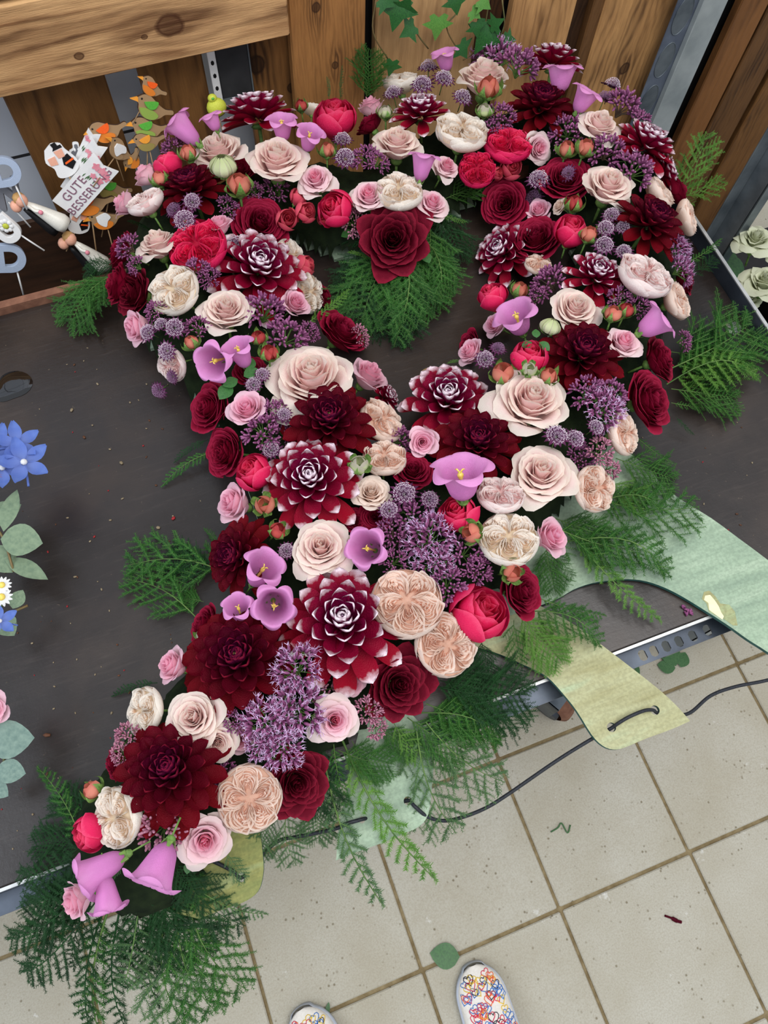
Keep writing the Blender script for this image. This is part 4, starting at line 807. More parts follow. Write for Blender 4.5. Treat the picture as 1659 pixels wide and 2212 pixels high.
#   kind, x, y, diameter (px of the photo), options f=(screen degrees, tilt), dz metres, s=sink
FL = '''
DW 555 240 150 f=100,40 v=1
HB 724 255 92 f=90,10
RV 797 266 66 dz=-.01
GC 674 236 40 dz=-.02
RK 800 224 62 f=120,40 dz=-.015
GB 833 244 38 f=100,20
SR 650 230 30 f=110,20 dz=.005
AS 740 297 46 f=90,10
AS 746 337 56 f=270,10
SB 706 326 38 f=90,20
RB 466 316 124 f=150,14
CL 369 315 50 f=150,40
HB 364 355 64 f=130,40 dz=.003
SB 408 333 42 f=110,25 dz=.015
DG 482 360 56 f=100,15 dz=.028
SB 517 402 58 f=80,12 dz=.03
RB 598 335 140 f=60,6 dz=.02
RP 681 383 90 f=200,12 dz=.01
RK 311 374 64 f=150,60
SB 345 388 38 f=120,30 dz=.006
DB 411 403 142 f=130,22 v=0
AS 414 433 46 f=270,20 dz=.02
AS 397 474 58 f=260,25 dz=.018
AD 372 450 42 f=180,30 dz=.005
GK 314 436 80 f=140,35 dz=.006
RK 262 438 66 f=170,60 dz=-.01
CL 495 445 48 dz=.008
CL 549 414 38 dz=.0
RK 471 482 66 f=120,25 dz=.018
RV 562 481 116 f=330,22 dz=-.004
CB 622 474 54 f=290,30
CB 661 457 50 f=330,40
CB 644 424 42 f=20,30 dz=-.01
RB 338 517 100 f=120,25
GH 428 534 122 f=200,10 dz=.004
AS 509 522 54 f=60,15 dz=.012
DW 559 578 186 f=0,14 v=0
GC 628 555 74 f=0,50 dz=-.02
GC 664 632 84 f=350,55 dz=-.018
CB 660 572 52 f=0,60 dz=-.02
CL 270 532 56 f=180,45
CL 290 573 42 f=180,45
RV 258 540 84 f=170,60 dz=-.02
RV 250 612 88 f=180,60 dz=-.015
RR 283 630 110 f=190,45 dz=-.012
CL 423 587 60 f=270,20 dz=.01
CL 452 598 46 f=300,20 dz=.008
GC 378 629 106 f=200,20 dz=.01
RB 488 663 124 f=60,6 dz=.012
CL 576 668 90 dz=.002
CL 622 722 84 dz=.002
CL 672 716 46 f=0,40
RK 640 652 68 f=0,30 dz=-.006
RV 740 715 112 f=20,40 dz=-.012
CM 783 726 46 f=0,60 dz=-.02
RK 290 707 84 f=200,60
AS 316 716 46 f=200,30 dz=.02
AS 345 698 40 f=160,30 dz=.022
AS 376 706 52 f=260,20 dz=.022
AS 357 758 48 f=230,40 dz=.018
CL 333 668 48 f=180,30 dz=.01
CL 426 704 54 f=90,10 dz=.008
SB 414 742 38 f=140,30 dz=.018
SR 559 731 38 f=90,15 dz=.012
SR 581 764 44 f=80,15 dz=.018
GK 372 788 70 f=220,55 dz=-.012
AD 369 815 36 f=220,60 dz=-.006
AD 340 845 42 f=230,60 dz=.0
AS 566 806 38 dz=.012
AS 547 828 44 dz=.008
RV 450 880 108 f=190,40 dz=-.02
RV 484 978 108 f=200,45 dz=-.022
RB 672 806 200 f=90,8 dz=.014
RK 800 805 90 f=30,40 dz=-.004
DW 835 857 74 f=10,55 dz=-.028
RK 532 881 92 f=170,12 dz=.01
CL 592 890 62 dz=.006
CL 560 932 80 dz=.008
AS 613 893 38 dz=.018
AS 584 969 50 dz=.002
DB 711 908 184 f=100,5 dz=.006 v=0
GP 823 910 100 f=20,38 dz=-.004
CL 863 948 70 f=10,30 dz=-.018
GP 830 990 90 f=90,20 dz=-.008
GB 777 1004 50 f=80,5 dz=.018
DW 672 1035 194 f=200,6 dz=.008 v=0
RE 802 1060 92 f=90,5
RK 913 955 70 f=270,30 dz=.008
HB 549 1020 84 f=170,30 dz=.004
RK 500 1085 96 f=180,45 dz=.0
SB 571 1090 50 f=250,12 dz=.012
DB 512 1203 158 f=190,38 dz=-.004 v=1
SR 600 1146 42 f=20,30 dz=.008
AS 618 1188 44 dz=.004
RB 692 1180 146 f=90,4 dz=.01
DW 967 863 186 f=120,8 dz=.008 v=1
DW 1085 545 135 f=180,40 dz=-.024 v=1
HB 1063 640 68 f=140,35
SB 1122 628 42 f=60,25 dz=.006
CL 1180 605 78 dz=.002
CL 1160 635 44 dz=.002
RB 1245 660 118 f=60,3 dz=.012
DW 1288 595 128 f=60,12 v=1
GP 1163 571 56 f=90,15
GK 1393 597 114 f=40,22 dz=.014
GP 1463 650 80 f=0,45 dz=-.012
CL 1340 642 52 dz=.004
CL 1382 658 50 dz=.004
SB 1323 679 42 f=90,20 dz=.018
SR 1352 672 38 f=70,20 dz=.012
RK 1066 700 60 f=180,50 dz=-.02
RV 1012 745 66 f=180,60 dz=-.04
RK 1014 757 66 f=170,45
AD 1077 750 40 f=60,15 dz=.006
AS 1048 773 50 f=200,15 dz=.01
HB 1143 770 82 f=100,15 dz=.01
GB 1143 797 38 f=280,15 dz=.032
DG 1188 707 44 f=60,40 dz=.018
SB 1088 808 56 f=120,20 dz=.012
SB 1184 814 44 f=60,20 dz=.018
DB 1258 764 170 f=70,8 v=0
RP 1350 735 96 f=30,12 dz=.012
RV 1428 775 96 f=0,45 dz=-.014
RV 1405 863 128 f=350,38 dz=-.004
RB 1151 857 180 f=80,6 dz=.014
CL 1275 845 76 f=0,10 dz=.006
CL 1325 850 72 f=0,25 dz=.006
CF 1310 878 86 f=0,25 dz=.008
GP 1346 937 90 f=350,45 dz=-.004
AS 1204 937 62 f=90,10 dz=.022
AS 1245 945 52 f=0,10 dz=.022
AS 1290 921 46 f=0,20 dz=.018
CM 1300 975 60 f=340,20 dz=.002
CM 1320 1014 46 f=320,30 dz=.0
DB 1032 955 172 f=110,8 dz=-.002 v=0
RV 890 1016 88 dz=-.012
RB 1170 1018 160 f=100,8 dz=.01
GP 1284 1056 98 f=340,32 dz=.004
GK 1081 1070 96 f=90,25 dz=.006
RK 1194 1157 92 f=0,35 dz=.004
GC 1098 1165 124 f=100,12 dz=.012
HB 988 1110 92 f=150,20 dz=.004
SB 1020 1150 50 f=190,50 dz=.024
SB 1105 1237 50 f=330,25 dz=.022
RV 1127 1275 112 f=350,38 dz=-.012
AS 874 1062 66 f=90,5 dz=.012
AS 930 1077 50 f=0,10 dz=.014
AS 840 1100 52 f=180,10 dz=.012
CL 848 1150 70 f=180,5 dz=.002
CL 896 1125 84 dz=.004
CF 930 1160 100 dz=.01
CF 938 1215 76 f=0,5 dz=.006
CL 1007 1190 78 f=30,10 dz=.002
CL 1035 1232 64 f=0,20 dz=.004
CL 972 1262 80 f=330,10 dz=.008
CL 850 1212 56 f=180,5 dz=.004
GP 878 1302 148 f=90,4 dz=.01
GP 962 1392 132 f=330,20 dz=.004
HB 1036 1325 132 f=30,25 dz=.004
DW 740 1342 240 f=90,6 dz=.01 v=0
DB 516 1422 226 f=130,10 dz=.004 v=0
RV 440 1350 90 f=170,50 dz=-.022
GB 440 1372 42 f=150,40 dz=-.008
CF 642 1443 96 dz=.026
CF 580 1560 104 f=200,5 dz=.012
CF 640 1535 112 dz=.014
CF 610 1608 92 f=290,10 dz=.012
CF 560 1610 60 f=240,15 dz=.008
RP 724 1556 116 f=320,12 dz=.008
CM 799 1535 56 f=0,20 dz=-.004
CM 815 1572 46 f=320,30 dz=-.01
RR 862 1478 150 f=330,22 dz=-.008
RB 415 1548 130 f=170,8 dz=.014
RB 470 1606 90 f=300,20 dz=.004
RK 368 1436 86 f=170,45 dz=-.004
GC 314 1535 96 f=190,40 dz=-.004
CM 268 1590 56 f=190,40 dz=.004
CM 258 1632 50 f=200,40 dz=.004
RV 246 1648 70 f=190,60 dz=-.016
DB 366 1664 220 f=100,14 dz=.012 v=1
CL 504 1560 48 dz=.006
RR 640 1690 152 f=310,28 dz=-.006
GP 538 1724 134 f=320,12 dz=.01
RP 443 1818 128 f=300,22 dz=.008
GC 255 1765 120 f=200,35 dz=.004
CM 352 1797 96 f=280,25 dz=.006
HB 192 1800 82 f=210,55 dz=-.006
SB 203 1707 48 f=150,60 dz=-.002
RK 158 1948 90 f=210,55 dz=-.012
RB 858 300 112 f=100,10 dz=.006
DW 909 240 120 f=110,22 v=1
GC 997 286 108 f=60,14 dz=.008
RP 966 357 72 f=0,18
CL 790 335 54 f=180,10 dz=.004
CL 815 348 50 f=0,10 dz=.004
HB 725 452 80 f=200,30 dz=.0
CB 700 470 36 f=200,30 dz=-.016
RP 796 417 92 f=200,8 dz=.01
GC 861 415 100 f=80,10 dz=.006
RP 935 436 90 f=0,14 dz=.008
RR 849 515 156 f=270,28 dz=-.002
GH 1096 313 98 f=60,10 dz=.004
CB 1104 362 56 f=300,30 dz=.0
GH 1030 368 76 f=250,14
CB 1074 374 32 dz=-.004
CL 1084 249 62 dz=.004
CL 1064 282 46 dz=.0
RV 1090 440 98 f=230,35 dz=-.024
RB 1048 152 124 f=90,20 dz=-.004
SB 1056 192 54 f=100,8 dz=.022
GB 1047 240 38 f=100,10 dz=.014
CF 1075 115 90 f=90,40 dz=-.012
CL 1125 130 84 f=60,30 dz=-.006
DW 1193 128 120 f=90,40 dz=-.03 v=1
AS 1325 180 48 f=60,40
AD 1308 206 40 f=60,30 dz=-.002
CL 1352 222 80 f=30,35 dz=-.002
CL 1385 258 56 f=20,40 dz=-.006
DB 1169 224 136 f=80,12 dz=.004 v=1
RB 1298 262 100 f=30,10 dz=.012
DW 1398 308 134 f=40,26 dz=.0 v=1
DW 1438 372 90 f=0,55 dz=-.03 v=1
CL 1221 282 72 dz=.004
RP 1166 320 74 dz=.01
SB 1223 324 42 f=90,10 dz=.012
SB 1264 321 44 f=60,15 dz=.012
CL 1306 322 80 dz=.004
CL 1378 362 84 f=0,20 dz=.004
RB 1318 392 124 f=60,5 dz=.016
AS 1163 383 56 f=180,15 dz=.012
AD 1225 373 38 dz=.014
AD 1153 424 44 f=200,20 dz=.0
RV 1220 385 108 f=200,8 dz=-.006
RK 1163 452 60 f=180,25 dz=.004
RE 1205 443 40 dz=-.002
SR 1240 442 42 f=90,15 dz=.01
HB 1232 498 76 f=90,8 dz=.014
RV 1155 515 116 f=170,18 dz=.0
SB 1272 508 42 f=60,20 dz=.014
DB 1407 478 150 f=30,20 dz=.01 v=1
AS 1321 461 44 dz=.014
AS 1309 490 48 f=200,10 dz=.016
AS 1346 488 40 dz=.014
AS 1306 526 52 f=240,10 dz=.01
AS 1348 540 44 dz=.01
GP 1425 415 74 f=20,45 dz=-.022
GP 1484 470 74 f=0,60 dz=-.024
RV 1466 412 72 f=10,60 dz=-.034
CF 1470 536 60 f=0,50 dz=-.004
CF 1478 582 60 f=0,50 dz=-.006
RV 1482 603 70 f=0,60 dz=-.03
AS 925 140 46 f=110,20
AS 912 178 52 f=200,10 dz=.004
AS 960 165 50 f=20,10 dz=.008
AS 1001 206 48 f=0,10 dz=.006
AS 848 196 46 f=150,20 dz=-.004
GC 866 176 74 f=110,35 dz=-.022
CL 1481 735 44 f=0,60 dz=-.03
RV 702 640 50 f=0,60 dz=-.04
'''
# bells: mouth x,y, mouth diameter, base x,y, mouth height above base
BELLS = [(376, 258, 84, 432, 315, .022), (452, 246, 58, 470, 285, .02), (608, 252, 78, 612, 308, .034), (672, 280, 72, 662, 328, .034),
         (917, 330, 78, 906, 396, .03), (958, 108, 68, 966, 158, .03), (1215, 138, 94, 1208, 200, .03), (1274, 192, 80, 1243, 246, .03),
         (1108, 670, 108, 1130, 722, .038), (1437, 682, 104, 1378, 722, .022), (452, 785, 100, 500, 770, .036), (508, 742, 84, 535, 795, .034),
         (995, 1004, 150, 1000, 1072, .034), (787, 1182, 104, 812, 1190, .052), (577, 1216, 104, 545, 1262, .044), (592, 1312, 108, 590, 1296, .055),
         (510, 1304, 78, 525, 1340, .034), (172, 1903, 116, 275, 1845, .004), (322, 1918, 142, 368, 1815, .008), (236, 1972, 92, 225, 1885, -.004)]
BELLTXT = ['at the top left lobe, pointing up left', 'half hidden behind the top left bellflower', 'beside the white-tipped dahlia of the top left lobe', 'left of the hot pink rose at the top',
           'below the white-tipped dahlia at the notch', 'highest of all, above the astrantias', 'at the very top of the right lobe', 'right of the topmost burgundy dahlia',
           'by the inner edge of the right arm', 'on the outer edge of the right arm', 'with long yellow pistil on the left arm', 'above the big blush rose of the left arm',
           'widest of all, above the pink peony-like buds', 'right of the blush rose in the middle', 'left of the blush rose in the middle', 'facing up beside the largest white-tipped dahlia',
           'half hidden above the large burgundy dahlia', 'leftmost at the tail tip, lying sideways', 'hanging mouth down at the tail tip', 'lowest at the tail tip, pointing down']
def parse():
    out = []
    for ln in FL.strip().splitlines():
        t = ln.split(); o = dict(kind=t[0], x=float(t[1]), y=float(t[2]), d=float(t[3]), f=None, dz=0, v=None)
        for q in t[4:]:
            k, val = q.split('=')
            if k == 'f': o['f'] = tuple(map(float, val.split(',')))
            elif k == 'v': o['v'] = int(val)
            else: o[k] = float(val)
        out.append(o)
    return out
FLW = parse()
REGIONS = [('tail tip', 250, 1850), ('lower tail', 400, 1640), ('tail', 560, 1450), ('middle', 760, 1290), ('middle right', 1040, 1280), ('middle', 900, 1130), ('left arm below', 650, 1040), ('left arm', 620, 850), ('left arm', 450, 700), ('left bend', 320, 560), ('top left lobe', 400, 380), ('top left lobe', 560, 270), ('top', 740, 340), ('notch', 860, 430), ('top', 960, 260), ('top right lobe', 1130, 190), ('top right lobe', 1310, 260), ('right bend', 1390, 440), ('right arm', 1230, 480), ('right arm', 1320, 640), ('right arm', 1180, 760), ('right arm below', 1200, 950), ('right arm below', 980, 920)]
def region(x, y): return min(REGIONS, key=lambda r_: (r_[1]-x)**2+(r_[2]-y)**2)[0]
def dirword(dx, dy):
    a = math.degrees(math.atan2(-dy, dx)) % 360
    return ['right of', 'above right of', 'above', 'above left of', 'left of', 'below left of', 'below', 'below right of'][int((a+22.5)//45) % 8]
USED = set()
def make_label(o, others, big):
    k = KIND[o['kind']]; rg = region(o['x'], o['y'])
    nb = sorted([p for p in others if p is not o and p['d'] >= 70 and p['kind'] != o['kind']], key=lambda p: math.hypot(p['x']-o['x'], p['y']-o['y']))
    size = 'large ' if o['d'] > 140 else ''
    cands = []
    for n_ in nb[:4]:
        cands.append(f"{size}{k[2]} {dirword(o['x']-n_['x'], o['y']-n_['y'])} the {KIND[n_['kind']][3]}, {rg}")
    for i in range(3):
        for j in range(i+1, 4):
            if KIND[nb[i]['kind']][3] != KIND[nb[j]['kind']][3]: cands.append(f"{size}{k[3]} {dirword(o['x']-nb[i]['x'], o['y']-nb[i]['y'])} {KIND[nb[i]['kind']][3]} and {dirword(o['x']-nb[j]['x'], o['y']-nb[j]['y'])} {KIND[nb[j]['kind']][3]}, {rg}")
    for c in cands:
        if c not in USED and len(c.split()) <= 16: USED.add(c); return c
    c = cands[0]; return c
def spawn(tpl, name, label, cat, group, P, Rm, s):
    e = bpy.data.objects.new(name, None); e.empty_display_size = .01; col.objects.link(e); tagit(e, label, cat, group)
    setm(e, P, Rm, s)
    for pn, me, subs in tpl:
        o = bpy.data.objects.new(pn, me); col.objects.link(o); o.parent = e
        if pn in ('florets', 'flower_buds', 'filaments', 'stems'): o['kind'] = 'stuff'
        for sn, sm in subs: s_ = bpy.data.objects.new(sn, sm); col.objects.link(s_); s_.parent = o
    return e
fr = random.Random(77); FILL = []
for pl in CENT:
    for (xa, ya), (xb, yb) in zip(pl[:-1], pl[1:]):
        for k in range(26):
            t = fr.random(); x = xa+(xb-xa)*t+fr.uniform(-170, 170); y = ya+(yb-ya)*t+fr.uniform(-150, 150); Q = at(x, y, T+.09)
            if field(Q[0], Q[1])[0] > .070 or (x < 220 and y > 1500): continue
            gap = min(math.hypot(x-o['x'], y-o['y'])-o['d']/2 for o in FLW+FILL+[dict(x=b[0], y=b[1], d=b[2]) for b in BELLS])
            if gap > 5: FILL.append(dict(kind=fr.choice(['CL', 'CL', 'CM', 'RV', 'RK']), x=x, y=y, d=fr.uniform(56, 72), f=None, dz=-.024, v=None))
NREAL = len(FLW); FLW += FILL; print('fillers', len(FILL))
cnt = {}
def axis_at(x, y, f, P):
    if f is not None:
        a, tl = math.radians(f[0]), math.radians(f[1]); Q = at(x+50*math.cos(a), y-50*math.sin(a), P[2]); h = nrm(Q-P)
        return nrm(h*math.sin(tl)+np.array((0, 0, 1.))*math.cos(tl))
    d, v = field(P[0], P[1]); tl = math.radians(62)*min(1, d/HW)**1.3
    return nrm((v[0]*math.sin(tl), v[1]*math.sin(tl), math.cos(tl)))
for i, o in enumerate(FLW):
    k = KIND[o['kind']]
    z = T+.10
    for _ in range(4): P = at(o['x'], o['y'], z); z = T+height(P[0], P[1])+o['dz']
    P = at(o['x'], o['y'], z); r_ = o['d']/2*mpp(P); ax = axis_at(o['x'], o['y'], o['f'], P)
    tl = TPL[o['kind']]; c = cnt.get(o['kind'], 0); cnt[o['kind']] = c+1
    t = tl[(o['v'] if o['v'] is not None else c) % len(tl)]
    if o['kind'] in ('CL', 'CM', 'CF'): r_ *= 1.10
    r_ *= 1.10
    base = P-ax*k[5]*r_
    spawn(t, k[0], make_label(o, FLW, None), k[1], k[4], base, frame(ax, (i*2.399) % 6.283), r_)
for i, (mx, my, d, bx_, by_, dz) in enumerate(BELLS):
    z = T+.1
    for _ in range(4): P = at(mx, my, z); z = T+height(P[0], P[1])+.034
    if d > 140: z += .03; P = at(mx, my, z)
    P = at(mx, my, z); B0 = at(bx_, by_, z-dz); ax = nrm(P-B0); L = np.linalg.norm(P-B0); r_ = d/2*mpp(P); L = max(L, r_*1.25); B0 = P-ax*L
    spawn(TPL['BL'][0], 'bellflower', 'lilac bellflower '+BELLTXT[i], 'flower', 'lilac bellflowers', B0, frame(ax, i*.7), (r_, r_, L))

# ------------------------------------------------------------------ asparagus fern
def make_frond(seed, mode, dens=20, fine=1.0):
    """unit chord along +X. mode: flat / droop / bushy"""
    rr = random.Random(seed); st = MB(); nd = MB()
    bend = {'flat': .06, 'droop': .22, 'bushy': .10, 'line': .05}[mode]; spread_ = {'flat': .40, 'droop': .30, 'bushy': .48, 'line': .13}[mode]
    ph = rr.uniform(-.12, .12)
    def sp(s): return np.array((s, ph*math.sin(PI*s), bend*math.sin(PI*s)))
    tube(st, [sp(k/8) for k in range(9)], [.008-.0007*k for k in range(9)], 4, False)
    def needles(p0, p1, n, L):
        p0 = np.array(p0); p1 = np.array(p1); d = nrm(p1-p0)
        a = nrm(np.cross(d, (0, 0, 1.)) if abs(d[2]) < .95 else np.cross(d, (1., 0, 0))); b = np.cross(d, a)
        for k in range(n):
            t = (k+.5)/n; p = p0+(p1-p0)*t
            for j in range(3 if fine >= 1 else 2):
                an = rr.uniform(0, 6.28) if j else (0 if k % 2 else PI)+rr.uniform(-.3, .3)
                e = nrm(d*rr.uniform(.5, .9)+(a*math.cos(an)+b*math.sin(an)*.6)); w_ = np.cross(e, (.2, .3, .9)); w_ = nrm(w_)*.0028
                nd.add([p-w_, p+w_, p+e*L*rr.uniform(.8, 1.1)], [(0, 1, 2)])
    nb = dens
    for k in range(nb):
        s = .10+.86*k/nb; side = 1 if k % 2 else -1; L = spread_*(math.sin(PI*min(1, .22+.72*s))**.9)*rr.uniform(.75, 1.15)
        p = sp(s); an = side*math.radians(rr.uniform(38, 62)); el = rr.uniform(-.35, .25)-(.25 if mode == 'droop' else 0)
        d = np.array((math.cos(an), math.sin(an), el)); q1 = p+nrm(d)*L*.5; q2 = q1+nrm(d+np.array((.35, 0, -.18)))*L*.5
        tube(st, [p, q1, q2], [.004, .003, .002], 3, False)
        m_ = max(3, int(L*85*fine)); needles(p, q1, m_, .030); needles(q1, q2, m_, .028)
        if L > .14 and mode != 'line':
            for t in (.2, .4, .6, .8):
                for sd in (-1, 1):
                    o_ = p+(q2-p)*t; d2 = nrm(nrm(d)+np.array((.2, sd*.9, rr.uniform(-.3, .3)))); L2 = L*.38*rr.uniform(.7, 1.2); e_ = o_+d2*L2
                    tube(st, [o_, e_], .002, 3, False); needles(o_, e_, max(3, int(L2*85)), .026)
    needles(sp(.1), sp(1), 90, .03)
    return st, nd
FR = {}
def frond_tpl(seed, mode, mat, **k):
    st, nd = make_frond(seed, mode, **k); return [('frond_stem', st.mesh('frond_stem', M['stem'] if mat != 'fern_dark' else M['fern_dark']), []), ('needles', nd.mesh('needles', M[mat], False), [])]
for mat in ('fern', 'fern_dark', 'fern_light', 'fern_grey'):
    FR[mat] = {'flat': frond_tpl(1, 'flat', mat, dens=13), 'droop': frond_tpl(2, 'droop', mat), 'bushy': frond_tpl(3, 'bushy', mat, dens=26), 'line': frond_tpl(4, 'line', mat, dens=26)}
def frond(x0, y0, z0, x1, y1, z1, mode, mat, label):
    A = at(x0, y0, T+z0); B = at(x1, y1, T+z1); c = B-A; L = np.linalg.norm(c); x = c/L; z = nrm(np.array((0, 0, 1.))-x*x[2]); y = np.cross(z, x)
    Rm = np.array([x, y, z]).T
    e = bpy.data.objects.new('fern_frond', None); e.empty_display_size = .01; col.objects.link(e); tagit(e, label, 'fern', 'asparagus fern fronds around the heart')
    setm(e, A, Rm, L)
    for pn, me, _ in FR[mat][mode]:
        o = bpy.data.objects.new(pn, me); col.objects.link(o); o.parent = e
        if pn == 'needles': o['kind'] = 'stuff'
